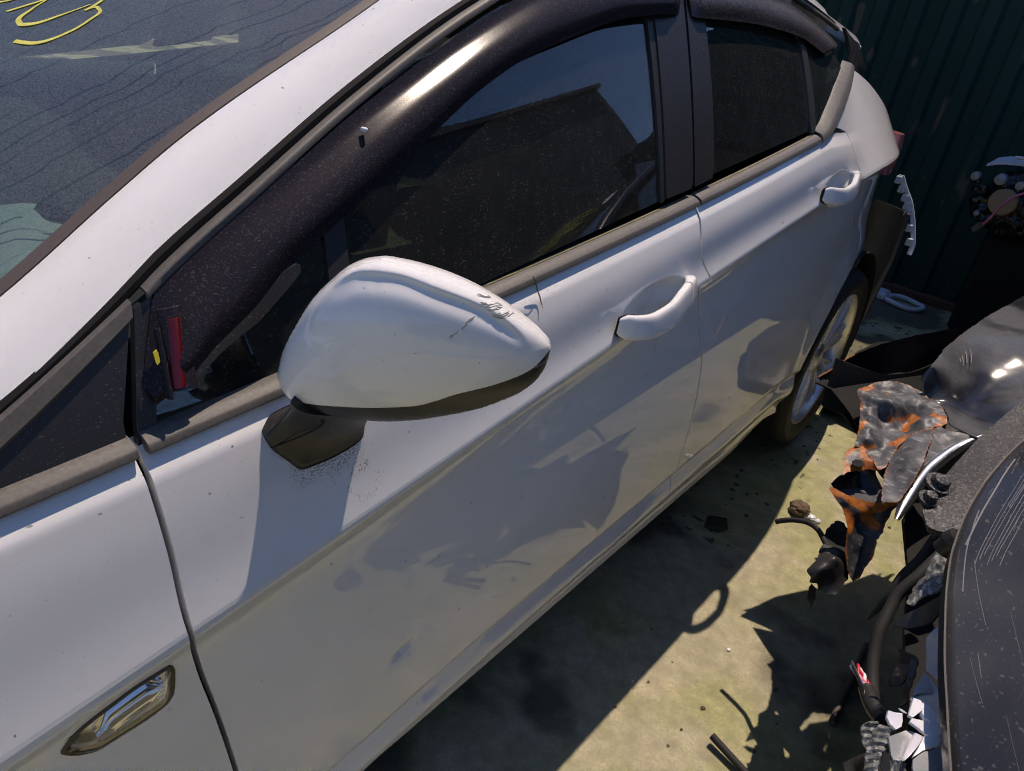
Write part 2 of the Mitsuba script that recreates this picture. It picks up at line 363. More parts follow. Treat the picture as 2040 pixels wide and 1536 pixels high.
# dark structure behind the gaps, floor
add(W + 'inner_shell', grid(np.array([np.stack([xx, S(xx, z + 0 * xx) * 0 + P(xx) + .085, z + 0 * xx], 1) for z in (.2, .5, .7, .86) for xx in [np.linspace(.2, 2.28, 40)]])), 'matte_black', False)
add(W + 'floor_pan', box([-.7, .10, .17], [3.2, 1.70, .26]), 'matte_black', False)

def run(xs, prof):
    """a strip along the car: prof is a list of (y, z) functions of x from its lower to its upper edge"""
    return np.array([np.stack([xs, y(xs), z(xs)], 1) for y, z in prof])
# belt trims
def belt(x0, x1):
    xs = np.linspace(x0, x1, 60)
    f = [(lambda x: yT(x) + .006, lambda x: zs(x) - .001), (lambda x: yT(x) - .003, zs), (lambda x: yT(x) - .0045, lambda x: zs(x) + .003), (lambda x: yT(x) - .003, lambda x: zs(x) + .0072), (lambda x: yT(x) - .001, lambda x: zs(x) + .0092),
         (lambda x: yT(x) + .005, lambda x: zs(x) + .0120), (lambda x: yT(x) + .011, lambda x: zs(x) + .0138), (lambda x: yT(x) + .022, lambda x: zs(x) + .0132)]
    p = run(xs, f); e = [p[:, 0], p[:, -1]]
    m = [grid(p)]
    for q, fl in ((p[:, 0], True), (p[:, -1], False)):
        c = np.repeat(q.mean(0)[None] + [0, .012, 0], len(q), 0); m.append(grid(np.stack([q, c], 0), flip=fl))
    return cat_(*m)
add(W + 'belt_trim', belt(.464, 1.399), 'faded_trim', 35)
add(W + 'belt_trim', belt(1.407, 1.950), 'faded_trim', 35)
add(W + 'belt_trim', belt(.20, .455), 'faded_trim', 35)
scene['lichen'] = pr(proc(lambda p, n, uv: mix((.34, .27, .08), (.20, .19, .12), noise(p.x * 300, p.y * 300, p.z * 300))), .9)
for x0, x1 in ((.70, 1.30), (1.475, 1.93)):
    xs = np.linspace(x0, x1, 160); rr_ = .0007 + .0010 * meshkit.noise(np.stack([xs * 90, xs * 0, xs * 0], 1), 3)
    add(W + 'belt_trim__lichen_line', tube(np.stack([xs, yT(xs) + .0165, zs(xs) + .0142], 1), list(rr_), 6), 'lichen', 40)
# trim that sweeps up round the rear quarter window
lo = smoothline([(1.955, 1.060), (2.0, 1.070), (2.086, 1.101), (2.206, 1.145), (2.30, 1.18), (2.365, 1.204)], 40); hi = smoothline([(1.955, 1.080), (1.99, 1.088), (2.06, 1.118), (2.17, 1.163), (2.27, 1.196), (2.345, 1.217)], 40)
kk = [(0, .010), (.05, -.004), (.5, -.006), (.8, -.003), (1, .012)]
p = np.array([[(lambda q: [q[0], G(q[0], q[1]) - .012 + o, q[1]])((1 - k) * a + k * b) for a, b in zip(lo, hi)] for k, o in kk])
add(W + 'quarter_trim', thick(p, np.array([0, .006, 0])), 'faded_trim', 35)

# glazing on the surface y = G(x, z)
add(W + 'front_window', patch([(.475, .890), (.60, .898), (.88, .936), (1.318, .996), (1.372, 1.262), (1.16, 1.272), (1.03, 1.236), (.865, 1.168), (.685, 1.084), (.565, 1.028), (.505, .990)], G, .004, .0035, .02, 0), 'dusty_glass', 30)
add(W + 'rear_window', patch([(1.470, 1.020), (1.936, 1.078), (2.02, 1.285), (1.54, 1.285)], G, .004, .0035, .02, 0), 'dusty_glass', 30)
add(W + 'quarter_window', patch([(1.965, 1.082), (2.05, 1.118), (2.17, 1.165), (2.30, 1.205), (2.22, 1.275), (2.05, 1.285)], G, .003, .0035, .02, 0), 'dusty_glass', 30)
add(W + 'window_divider', patch([(1.932, 1.074), (1.962, 1.078), (2.065, 1.29), (2.028, 1.29)], G, -.002, .006, .02, .001), 'black_plastic', 30)
add(W + 'window_divider', patch([(.664, .900), (.690, .903), (.716, 1.05), (.690, 1.05)], G, -.001, .006, .02, .001), 'black_plastic', 30)
add(W + 'pillar_cover', patch([(1.312, .998), (1.399, 1.008), (1.478, 1.296), (1.385, 1.296)], G, -.004, .008, .02, .001), 'pillar_film', 30)
add(W + 'pillar_cover', patch([(1.405, 1.009), (1.474, 1.019), (1.552, 1.296), (1.486, 1.296)], G, -.004, .008, .02, .001), 'pillar_film', 30)
add(W + 'glass_channel', patch([(1.300, .992), (1.317, .994), (1.382, 1.28), (1.362, 1.28)], G, -.001, .006, .02, .001), 'black_plastic', 30)
# fixed triangle ahead of the door: panel and its grey upper band
add(W + 'window_frame', patch([(.4585, .878), (.476, .880), (.508, .992), (.4905, .983)], G, -.001, .008, .02, .001), 'pillar_film', 30)
add(W + 'corner_panel', patch([(.21, .850), (.452, .876), (.4545, .90), (.486, .980), (.36, .916), (.21, .842)], G, -.001, .006, .02, .001), 'pillar_film', 30)
tri = np.array([smoothline([(.20, .842), (.366, .924), (.488, .990)], 30), smoothline([(.20, .820), (.366, .9035), (.4845, .974)], 30)])
p = np.array([[(lambda q: [q[0], G(q[0], q[1]) + o, q[1]])((1 - k) * a + k * b) for a, b in zip(*tri)] for k, o in ((0, .004), (.1, -.006), (.75, -.007), (1, -.002))])
add(W + 'corner_trim', thick(p[::-1], np.array([0, .006, 0])), 'faded_trim', 35)
# seal and strip that run up the pillar
U = np.array([(.30, .895), (.379, .933), (.495, 1.0), (.512, 1.011), (.616, 1.067), (.766, 1.145), (.972, 1.238), (1.16, 1.305), (1.4, 1.35), (1.8, 1.362), (2.2, 1.330), (2.45, 1.30)])
def along(xz, off, n=90, g=G):
    q = smoothline(xz, n); return np.stack([q[:, 0], g(q[:, 0], q[:, 1]) + off, q[:, 1]], 1)
add(W + 'door_seal', tube(along(U + [.001, -.003], .005), .0060, 8), 'matte_black', 40)
ST = np.array([(.503, .9945), (.566, 1.0355), (.687, 1.0935), (.864, 1.173), (1.03, 1.241), (1.2, 1.298), (1.4, 1.335), (1.8, 1.348), (2.15, 1.318), (2.38, 1.285)])
SU = smoothline(U, 120); SU = SU[SU[:, 0] > .499]
q0 = along(SU + [.003, -.0165], -.001, 120); q1 = along(SU + [.001, -.0065], -.001, 120); qm = (q0 + q1) / 2 + [0, -.005, .002]
add(W + 'roof_strip', thick(np.array([q0 + [0, .004, 0], q0 * .75 + qm * .25 + [0, -.002, 0], qm, q1 * .75 + qm * .25 + [0, -.002, 0], q1 + [0, .004, 0]]), np.array([0, .004, -.002])), 'faded_trim', 50)

# windscreen pillar and roof edge (white), windscreen, roof
Lw = np.array([(.20, .105, .835), (.30, .098, .888), (.379, .106, .933), (.512, .135, 1.011), (.616, .157, 1.067), (.766, .189, 1.145), (.972, .226, 1.238), (1.16, .255, 1.306), (1.4, .272, 1.352), (1.8, .280, 1.366), (2.2, .285, 1.338), (2.5, .292, 1.302)])
Up = np.array([(.20, .155, .865), (.33, .176, .938), (.417, .190, .985), (.526, .217, 1.0486), (.599, .232, 1.091), (.829, .270, 1.202), (1.0, .300, 1.285), (1.18, .335, 1.360), (1.4, .350, 1.398), (1.8, .355, 1.410), (2.2, .358, 1.385), (2.5, .36, 1.345)])
a, b = smoothline(Lw, 140), smoothline(Up, 140)
nrm = np.cross(np.gradient(b, axis=0), b - a); nrm /= np.linalg.norm(nrm, axis=1, keepdims=True); nrm *= np.sign(nrm[:, 2:] + 1e-9)
bulge = [(0, -.006), (.03, 0), (.25, .006), (.5, .010), (.75, .0085), (.97, .001), (1.0, -.006)]
p = np.array([(1 - k) * a + k * b + nrm * o for k, o in bulge])
PILLAR = grid(p)
add(W + 'windscreen_pillar', PILLAR, 'white_paint', 40)
YC = .905
def screen(off, n=60, m=50, x0=0):
    e = smoothline(Up[1:8], n) + [0, .004, -.004]
    v = np.linspace(0, 1, m) ** 1.0
    p = []
    for k in range(n):
        y = e[k, 1] + (2 * YC - 2 * e[k, 1]) * v
        q = 1 - ((YC - y) / (YC - e[k, 1])) ** 2
        p.append(np.stack([e[k, 0] - .20 * q, y, e[k, 2] + .035 * q], 1))
    return np.array(p)
sc = screen(0)
uvw = np.stack([sc[..., 1], np.cumsum(np.r_[np.zeros((1, 50)), np.linalg.norm(np.diff(sc, axis=0), axis=-1)], 0)], -1)
add(W + 'windscreen', grid(sc, flip=False), 'dirty_windscreen', True, uv=uvw.reshape(-1, 2))
e = smoothline(Up[1:8], 80)
t1 = e + nrm[np.linspace(10, 70, 80).astype(int)] * .002; 
scene['brown_rubber'] = pr((.075, .058, .055), .6)
add(W + 'windscreen_seal', thick(np.array([e + [0, -.001, .001], e + [.0, .006, .004], e + [-.003, .010, .004], e + [-.004, .012, .001]]), np.array([0, .002, -.006])), 'brown_rubber', 40)
bd = np.array([e + [-.006, .021, .0005], e + [-.02, .048, .006]])
rx = smoothline(Up[7:], 60)
roof = []
for k in range(60):
    v = np.linspace(0, 1, 30); y = rx[k, 1] + (2 * YC - 2 * rx[k, 1]) * v; q = 1 - ((YC - y) / (YC - rx[k, 1])) ** 2
    roof.append(np.stack([rx[k, 0] - .20 * q * (1 - k / 59.) + .12 * q * k / 59., y, rx[k, 2] + .04 * q], 1))
add(W + 'roof', grid(np.array(roof)), 'white_paint', 40)

# ------------------------------------------------------------------ door mirror
MA = np.array([.56, .02, .945]); E1 = np.array([.6067, -.7584, .2383]); E2 = np.array([-.1756, .1646, .9706]); EN = np.array([-.7753, -.6307, -.0333])
M_OUT = [(-.0022, -.0024), (.008, .0186), (.0246, .0404), (.0452, .0631), (.0629, .0765), (.0816, .0874), (.0964, .0909), (.1065, .0911), (.1217, .0875), (.1441, .079), (.17, .0651), (.1921, .0486), (.2105, .0313), (.2235, .0164), (.2314, .0016), (.2284, -.01), (.2198, -.0262), (.2035, -.0397), (.1852, -.0471), (.1623, -.0538), (.135, -.0575), (.1077, -.0597), (.0851, -.0592), (.0587, -.0551), (.0288, -.0469), (.0084, -.0376), (.0004, -.0254), (-.0034, -.0148)]
M_DIV = [(-.03, .004), (-.0028, -.0078), (.0015, -.0235), (.0163, -.0290), (.0505, -.0340), (.0868, -.0375), (.1120, -.0382), (.1317, -.0345), (.1459, -.0305), (.1797, -.0250), (.2102, -.0160), (.231, .0000), (.26, .02)]
M_RIDGE = [(.070, .0705), (.0789, .0755), (.0882, .0790), (.1155, .0745), (.1458, .0597), (.1812, .0395), (.2131, .0067)]
MD = np.array([-.70, -.62, .36]); MD /= np.linalg.norm(MD)   # the cap swells forwards, outwards and up
mpoly = Polygon(smoothline(M_OUT + M_OUT[:1], 200)).buffer(0)
# a soft dome over the outline: membrane solved on a fine grid
gs = .0015; gx = np.arange(-.008, .238, gs); gy = np.arange(-.065, .096, gs)
XX, YY = np.meshgrid(gx, gy, indexing='ij'); INS = shapely.contains_xy(mpoly, XX.ravel(), YY.ravel()).reshape(XX.shape)
import scipy.sparse as sps, scipy.sparse.linalg as spl
idx = -np.ones(INS.shape, int); idx[INS] = np.arange(INS.sum()); nI = INS.sum()
r_, c_, v_ = [np.arange(nI)], [np.arange(nI)], [4.0 * np.ones(nI)]
for dx, dy in ((1, 0), (-1, 0), (0, 1), (0, -1)):
    nb_ = np.roll(idx, (-dx, -dy), (0, 1))[INS]; ok = nb_ >= 0
    r_.append(np.arange(nI)[ok]); c_.append(nb_[ok]); v_.append(-np.ones(ok.sum()))
phi = spl.spsolve(sps.csr_matrix((np.concatenate(v_), (np.concatenate(r_), np.concatenate(c_)))), np.ones(nI) * gs * gs)
F = np.zeros(INS.shape); F[INS] = phi
from scipy.interpolate import RegularGridInterpolator as RGI
from scipy.ndimage import gaussian_filter
ridge = LineString(smoothline(M_RIDGE, 60)); ridge_v = PI([q[0] for q in smoothline(M_RIDGE, 60)], [q[1] for q in smoothline(M_RIDGE, 60)])
H = .056 * np.sqrt(F / F.max())
rv = ridge_v(np.clip(XX, .071, .2129)); sd = (YY - rv) * .86
lip = .0042 * sst(-.0015, .0035, sd) * sst(.062, .085, XX) * (1 - sst(.195, .214, XX)) * np.exp(-np.maximum(sd, 0) / .03) - .0016 * np.exp(-((sd + .005) / .006) ** 2) * sst(.062, .085, XX) * (1 - sst(.195, .214, XX))
from scipy.ndimage import distance_transform_edt
DI = np.array([mpoly.exterior.distance(Point(*q)) for q in np.stack([XX[INS], YY[INS]], 1)]); K = np.zeros(INS.shape); deep = DI > .004
good = np.zeros(INS.shape, bool); good[INS] = deep; K[good] = (F[good] / F.max()) / DI[deep]
near = distance_transform_edt(~good, return_distances=False, return_indices=True); K = gaussian_filter(K[tuple(near)], 1.5)
Kf = RGI((gx, gy), K, bounds_error=False, fill_value=None); Lf = RGI((gx, gy), gaussian_filter(lip, .8), bounds_error=False, fill_value=0)
def Hf(q):
    q = np.asarray(q, float); d = np.array([mpoly.exterior.distance(Point(*k)) for k in q])
    return .056 * np.sqrt(np.maximum(Kf(q) * d, 0)) + Lf(q) * np.minimum(d / .006, 1)
def dome(poly, drop, res=.0016):
    a, t, nb = delaunay(poly, res)
    h = Hf(a)
    rim = poly.exterior
    f = MA + a[:, :1] * E1 + a[:, 1:] * E2 + h[:, None] * MD
    d = np.array([mpoly.exterior.distance(Point(*q)) for q in a[:nb]]); h0 = h.copy(); 
    front = f - drop * EN
    back = front - .006 * EN
    return shell(front, back, t)
div = LineString(smoothline(M_DIV, 120))
lowhalf = Polygon(list(div.coords) + [(.26, -.12), (-.03, -.12)])
mir = W + 'door_mirror'
cap_poly = mpoly.difference(lowhalf.buffer(.0006)); low_poly = mpoly.intersection(lowhalf.buffer(-.0006))
big = lambda g: g if g.geom_type == 'Polygon' else max(g.geoms, key=lambda q: q.area)
add(mir + '__cap', dome(big(cap_poly), 0), 'white_paint', 40, label='white painted mirror cap with dark scuffs near its tip')
add(mir + '__lower_shell', dome(big(low_poly), .0012), 'black_plastic', 40)
ring = smoothline(M_OUT + M_OUT[:1], 120)[:-1]; cen = np.array([.105, .018])
lp = []
for k, s in ((.004, .99), (.0, .995), (-.008, .985), (-.026, .94), (-.038, .89), (-.040, .84)):
    q = cen + (ring - cen) * s + [0, .25 * k]; lp.append(MA + q[:, :1] * E1 + q[:, 1:] * E2 + k * EN)
add(mir + '__housing', loft(lp[1:]), 'black_plastic', 40)
q = cen + (ring - cen) * .80 + [0, -.010]; g3 = MA + q[:, :1] * E1 + q[:, 1:] * E2 + -.0415 * EN
scene['silver_glass'] = two({'type': 'conductor', 'material': 'Al'})
add(mir + '__glass', loft([g3, g3 - .002 * EN]), 'silver_glass', False)
# scuffs on the cap: little scraped strokes, dark primer showing
scene['scuff'] = pr((.24, .23, .22), .7)
sc_ = []
rs = random.Random(4)
def cap_at(u, v, o=.0004):
    return MA + u * E1 + v * E2 + (float(Hf([[u, v]])[0]) + o) * MD
for (u0, v0, u1, v1, r0) in [(.176, .066 - .012, .188, .049, .0007), (.1795, .0445, .196, .0447, .0003), (.1805, .0425, .1965, .0432, .00032), (.182, .0400, .195, .0412, .0004), (.1775, .0465, .183, .0450, .0005), (.164, .0320, .172, .0368, .0004), (.160, .0275, .165, .0312, .00045), (.187, .0335, .200, .0362, .0005), (.185, .0352, .192, .0362, .0003), (.190, .0318, .204, .0355, .00035), (.150, .0210, .158, .0262, .0003), (.2245, -.011, .2295, -.0085, .0004), (.214, -.0145, .226, -.010, .0003)]:
    for j in range(2):
        k = np.linspace(0, 1, 9); w = [rs.uniform(-.0006, .0006) for _ in k]
        pts = [cap_at(u0 + (u1 - u0) * t + w[i] * .4, v0 + (v1 - v0) * t + w[i] + j * .0009) for i, t in enumerate(k)]
        add(mir + '__scuff_mark', tube(pts, [.0001, r0, r0 * .6, r0 * 1.1, .0001], 5), 'scuff', 40)
# foot
base = np.array([(.561, .046, .866), (.564, .040, .852), (.576, .034, .836), (.589, .029, .823), (.618, .028, .822), (.648, .028, .825), (.664, .030, .832), (.650, .037, .858), (.612, .049, .879), (.578, .052, .876)])
top = np.array([(.546, -.014, .936), (.549, -.016, .930), (.560, -.020, .922), (.574, -.022, .916), (.596, -.024, .908), (.626, -.024, .900), (.652, -.020, .894), (.658, -.010, .903), (.618, .000, .925), (.572, .000, .935)])
def ringline(p, n): return smoothline(np.vstack([p, p[:1]]), n + 1)[:-1]
b0, b1 = ringline(base, 60), ringline(top, 60)
lp = []
for k in np.linspace(0, 1, 14):
    c = (1 - k) * b0 + k * b1; m = c.mean(0)
    lp.append(m + (c - m) * (1 - .13 * math.sin(math.pi * k)) + np.array([.010, .012, -.004]) * math.sin(math.pi * k))
lp = [b0 + [0, .012, 0], b0 * 1.0] + lp[1:]
add(mir + '__foot', loft(lp), 'black_plastic', 50)
add(mir + '__foot_seam', tube(np.array([(.5625, .042, .853), (.575, .030, .862), (.586, .016, .874), (.590, .002, .888), (.580, -.010, .902)]), .0007, 6, 20), 'matte_black', 40)

# ------------------------------------------------------------------ door handles
def handle(key, pts, hz, split):
    c = smoothline(pts, 60); t = np.gradient(c, axis=0); t /= np.linalg.norm(t, axis=1, keepdims=True)
    k = np.linspace(0, 1, 60); hh = np.interp(k, [0, .05, .3, .6, .85, .97, 1], np.array([.0125, .0185, .0190, .0200, .0220, .0195, .0135]) * hz); ww = np.interp(k, [0, .08, .4, .8, .95, 1], [.0075, .0095, .0075, .0085, .011, .009])
    ang = np.arange(28) * 2 * np.pi / 28; ca = np.sign(np.cos(ang)) * np.abs(np.cos(ang)) ** .6; sa = np.sign(np.sin(ang)) * np.abs(np.sin(ang)) ** .6
    loops = []
    for i in range(60):
        o = np.cross(t[i], [0, .25, 1.0]); o /= np.linalg.norm(o); u = np.cross(o, t[i]); u *= np.sign(u[2])
        loops.append(c[i] + ww[i] * ca[:, None] * o + hh[i] * sa[:, None] * u)
    loops = np.array(loops); i0 = int(60 * split)
    add(key + '__grip', loft(loops[:i0]), 'white_paint', 45)
    add(key + '__end_cap', loft(np.array(loops[i0:]) + [.0012, 0, 0]), 'white_paint', 45)
    add(key + '__gasket', loft([loops[0] + [-.0015, .001, 0], loops[1] + [-.0015, .004, -.0008], loops[4] + [0, .006, -.0014], loops[8] + [0, .008, -.0014]]), 'matte_black', 45)
    lower = loops[8:30, 20]; 
    add(key + '__lower_lip', tube(lower + [0, .007, -.002], .0035, 8), 'white_paint', 45)
    return key
hp = np.array([(1.118, .006, .850), (1.132, -.010, .849), (1.170, -.024, .848), (1.220, -.026, .853), (1.268, -.019, .863), (1.310, -.008, .8665), (1.340, .008, .868)])
handle(W + 'door_handle', hp, 1.0, .80)
hp2 = np.array([(1.925, .006, .960), (1.940, -.010, .959), (1.985, -.024, .957), (2.030, -.026, .962), (2.075, -.018, .971), (2.113, -.007, .976), (2.142, .008, .977)])
handle(W + 'door_handle_001', hp2, 1.0, .80)

# ------------------------------------------------------------------ side repeater on the front wing
rep = W + 'side_repeater'
mc = np.array([.395, .669])
def mk_loop(s, off): 
    q = np.array(mkp.buffer(s).exterior.coords)[:-1]; q = smoothline(np.vstack([q, q[:1]]), 97)[:-1]
    return np.stack([q[:, 0], S(q[:, 0], q[:, 1]) + off, q[:, 1]], 1)
scene['amber_dirt'] = pr((.085, .065, .035), .7)
scene['lamp_bowl'] = pr((.58, .58, .60), .22, metallic=.4)
add(rep + '__seal', loft([mk_loop(.0022, .002), mk_loop(.0022, -.0012), mk_loop(.0004, -.0022), mk_loop(-.0022, -.0016), mk_loop(-.003, .003)], False), 'amber_dirt', 40)
bl = [mk_loop(-.0015, -.0006), mk_loop(-.004, .006), mk_loop(-.010, .009)]
add(rep + '__bowl', cat_(loft(bl, False), loft([bl[2], bl[2] + [0, .0015, 0]])), 'chrome', 25)
a, t, nb = delaunay(mkp.buffer(-.002), .0025)
dd = np.array([mkp.exterior.distance(Point(*q)) for q in a])
f = np.stack([a[:, 0], S(a[:, 0], a[:, 1]) - .001 - .0065 * np.sqrt(np.clip(1 - (1 - np.minimum(dd / .018, 1)) ** 2, 0, 1)), a[:, 1]], 1)
add(rep + '__lens', tm(f, t), 'clear_plastic', True)
ax = smoothline([(.367, .664), (.385, .670), (.405, .674), (.426, .676)], 24)
def bar(dz0, dz1, y0, y1): return thick(np.array([np.stack([ax[:, 0], S(ax[:, 0], ax[:, 1]) + y0, ax[:, 1] + dz0], 1), np.stack([ax[:, 0], S(ax[:, 0], ax[:, 1]) + y1, ax[:, 1] + dz1], 1)]), np.array([0, .0006, 0]))
scene['mirror_chrome'] = two({'type': 'roughconductor', 'material': 'Al', 'alpha': .015})
def dish(z0, z1, y0, d, p):
    rows = []
    for k in np.linspace(0, 1, 12):
        fade = np.clip(np.minimum(np.arange(24), 23 - np.arange(24)) / 5., .25, 1); rows.append(np.stack([ax[:, 0], S(ax[:, 0], ax[:, 1]) + y0 + d * k ** p, ax[:, 1] + (z0 + (z1 - z0) * k) * fade], 1))
    return thick(np.array(rows), np.array([0, .0006, 0]))
add(rep + '__reflector', dish(-.012, .003, -.0020, .0085, 1.8), 'mirror_chrome', 50)
add(rep + '__reflector', dish(.0035, .014, -.0015, .0080, 1.6), 'mirror_chrome', 50)
rb = []
for k in range(26): 
    x = .421 + .0016 * (k % 4); z = .655 + .0045 * (k // 4); rb.append(trimesh.creation.icosphere(1, .0011)); rb[-1].apply_translation([x, float(S(x, z)) + .001, z])
add(rep + '__lens_beads', cat_(*rb), 'mirror_chrome', True, kind='stuff')

# ------------------------------------------------------------------ wind deflectors
VL = np.array([(1.440, 1.256), (1.277, 1.240), (1.148, 1.211), (1.036, 1.181), (.933, 1.142), (.858, 1.106), (.789, 1.073), (.727, 1.042), (.671, 1.015), (.639, .999), (.585, .962), (.544, .941), (.509, .922), (.482, .909)])
VU = np.array([(1.474, 1.310), (1.30, 1.304), (1.147, 1.277), (1.029, 1.236), (.863, 1.169), (.756, 1.121), (.684, 1.085), (.620, 1.054), (.564, 1.029), (.535, 1.012), (.518, 1.000), (.508, .990), (.500, .975), (.478, .925)])
def deflector(lo, hi, n, depth, prof):
    a, b = smoothline(lo, n), smoothline(hi, n); out = []
    fade = np.minimum(1, np.minimum(np.arange(n), np.arange(n)[::-1]) / (n * .05) + .35)
    for k, o in prof:
        q = (1 - k) * b + k * a
        out.append(np.stack([q[:, 0], G(q[:, 0], q[:, 1]) - .003 - depth * o * fade, q[:, 1] + .25 * depth * o * fade], 1))
    return thick(np.array(out), np.array([0, .0025, -.0005]))
kk = np.linspace(0, 1, 22); of = np.interp(kk, [0, .10, .2, .32, .45, .58, .72, .86, 1], [0, .02, .14, .50, .82, 1.0, .98, .80, .55]); of = gaussian_filter(of, 1.0, mode='nearest')
add(W + 'wind_deflector', deflector(VL, VU, 150, .019, list(zip(kk, of))), 'smoked_acrylic', 50, label='smoked acrylic wind deflector over the front window')
RL = np.array([(1.486, 1.259), (1.503, 1.257), (1.622, 1.260), (1.742, 1.262), (1.88, 1.259), (2.004, 1.250), (2.115, 1.228), (2.150, 1.222)])
RU = np.array([(1.488, 1.318), (1.55, 1.325), (1.689, 1.330), (1.85, 1.328), (2.0, 1.318), (2.15, 1.296), (2.28, 1.268), (2.33, 1.250)])
scene['dusty_acrylic'] = two({'type': 'principled', 'base_color': proc(lambda p, n, uv: mix((.020, .014, .013), (.19, .165, .15), smoothstep(.35, .9, fbm(p.x * 300, p.y * 300, p.z * 300, 3)) * .35)), 'roughness': .4, 'clearcoat': .8, 'clearcoat_gloss': .9})
add(W + 'wind_deflector', deflector(RL, RU, 100, .017, list(zip(kk, of))), 'dusty_acrylic', 50, label='dusty brown wind deflector over the rear window')
pin = np.array([.7545, 0, 1.1085]); pin[1] = G(pin[0], pin[2]) - .018
add(W + 'wind_deflector__clip_pin', tube([pin + [0, .004, 0], pin + [-.002, -.004, .001], pin + [-.0025, -.0055, .0012]], [.0028, .0027, .0014], 12), 'white_plastic', 40)
# front end of the deflector: moulded ribs, a red reflection built as a strip, and yellow marks
lens_ = [(.645, 1.003), (.643, .994), (.621, .980), (.589, .961), (.550, .945), (.522, .929), (.513, .922), (.519, .933), (.536, .944), (.555, .961), (.580, .978), (.610, .992), (.633, 1.0)]
add(W + 'mirror_corner_cover', patch([(x - .004, z - .002) for x, z in lens_], G, -.0175, .004, .006, .001), 'pillar_film', 40)
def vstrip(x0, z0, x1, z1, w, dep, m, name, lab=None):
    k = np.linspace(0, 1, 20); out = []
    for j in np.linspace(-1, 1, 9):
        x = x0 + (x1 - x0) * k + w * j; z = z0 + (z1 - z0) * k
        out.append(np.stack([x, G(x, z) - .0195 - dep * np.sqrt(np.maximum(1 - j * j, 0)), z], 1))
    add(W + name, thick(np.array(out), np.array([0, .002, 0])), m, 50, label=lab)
vstrip(.5105, .977, .4995, .925, .0062, .0035, 'reflected_red', 'wind_deflector__red_reflection_strip', 'red reflection at the front end of the deflector built as a strip')
vstrip(.5105, .985, .505, .922, .0100, .0020, 'smoked_acrylic', 'wind_deflector__rib')
vstrip(.496, .972, .4895, .918, .0025, .0040, 'smoked_acrylic', 'wind_deflector__rib')
add(W + 'wind_deflector__yellow_mark', patch([(.530, .960), (.542, .9665), (.538, .9585), (.5285, .951)], G, -.021, .001, .004, 0), 'yellow_mark', 30)
add(W + 'wind_deflector__yellow_mark', patch([(.487, .955), (.491, .957), (.490, .947), (.4865, .945)], G, -.021, .001, .004, 0), 'yellow_mark', 30)

# ------------------------------------------------------------------ rear end: pillar, spoiler, tail lamp, bumper
def px_strip(rows, th): return thick(np.array(rows, float), np.array(th))
add(W + 'rear_pillar', px_strip([smoothline([(2.36, .205, 1.290), (2.62, .26, 1.275), (2.86, .30, 1.258)], 20), smoothline([(2.42, .185, 1.235), (2.68, .25, 1.215), (2.98, .29, 1.19)], 20), smoothline([(2.50, .205, 1.185), (2.76, .255, 1.15), (3.03, .30, 1.10)], 20)], [0, .01, 0]), 'pillar_film', 40)
add(W + 'spoiler', px_strip([smoothline([(2.10, .262, 1.332), (2.45, .280, 1.300), (2.86, .300, 1.262)], 24), smoothline([(2.12, .30, 1.352), (2.47, .315, 1.325), (2.89, .33, 1.282)], 24), smoothline([(2.14, .36, 1.372), (2.48, .38, 1.350), (2.91, .385, 1.306)], 24), smoothline([(2.14, .9, 1.43), (2.48, .9, 1.41), (2.95, .9, 1.36)], 24)], [0, .004, -.02]), 'white_paint', 40)
add(W + 'spoiler__reflector', box([2.86, .300, 1.205], [2.885, .312, 1.258], .003), 'white_plastic', 30)
tl = []
for k in np.linspace(0, 1, 12):
    h = math.sin(math.pi * (.1 + .8 * k)); z = 1.005 - .14 * k
    tl.append([(3.17 - .02 * k, .155, z), (3.19, .150 - .012 * h, z), (3.23 + .03 * h, .165, z), (3.28, .22, z), (3.24, .26, z)])
add(W + 'tail_lamp', loft(np.array([ringline(np.array(q), 30) for q in tl])), 'red_lens', 60)
add(W + 'tail_panel', box([3.0, .30, .62], [3.2, 1.5, 1.05], .03), 'matte_black', 30)
bump = np.array([smoothline([(3.24, .035, .74), (3.33, .075, .735), (3.45, .22, .73), (3.50, .60, .73)], 40), smoothline([(3.17, .020, .58), (3.30, .055, .56), (3.45, .20, .55), (3.52, .60, .55)], 40), smoothline([(3.04, .015, .40), (3.22, .050, .36), (3.42, .20, .33), (3.49, .60, .32)], 40), smoothline([(2.99, .03, .30), (3.18, .07, .26), (3.38, .22, .24), (3.44, .60, .24)], 40)])
add(W + 'bumper', thick(bump, np.array([.004, .012, 0])), 'black_plastic', 40, label='black rear bumper corner hanging loose')

# ------------------------------------------------------------------ rear wheel, inside of the white car, its far side
def ring_mesh(prof, n=72):
    """a profile [(r, y)] turned about the y axis"""
    t = np.linspace(0, 2 * np.pi, n, endpoint=False)
    return grid(np.array([np.stack([r * np.cos(t), 0 * t + y, r * np.sin(t)], 1) for r, y in prof]), closed=True)
def move(m, v): m = m.copy(); m.apply_translation(v); return m
WC = np.array([2.662, .024, .318]); rw = W + 'rear_wheel'
add(rw + '__tyre', move(ring_mesh([(.236, .03), (.240, -.004), (.252, -.012), (.275, -.018), (.296, -.014), (.309, 0), (.3165, .018), (.318, .06), (.3185, .11), (.318, .17), (.309, .20), (.28, .215), (.24, .20)]), WC), 'rubber', 35)
add(rw + '__rim', move(ring_mesh([(.225, .16), (.214, .10), (.216, .04), (.222, .010), (.228, -.002), (.236, -.006), (.240, .0), (.238, .01)]), WC), 'alloy', 35)
add(rw + '__brake_disc', move(ring_mesh([(.0, .085), (.14, .085), (.14, .105), (.0, .105)], 40), WC), 'matte_black', 30)
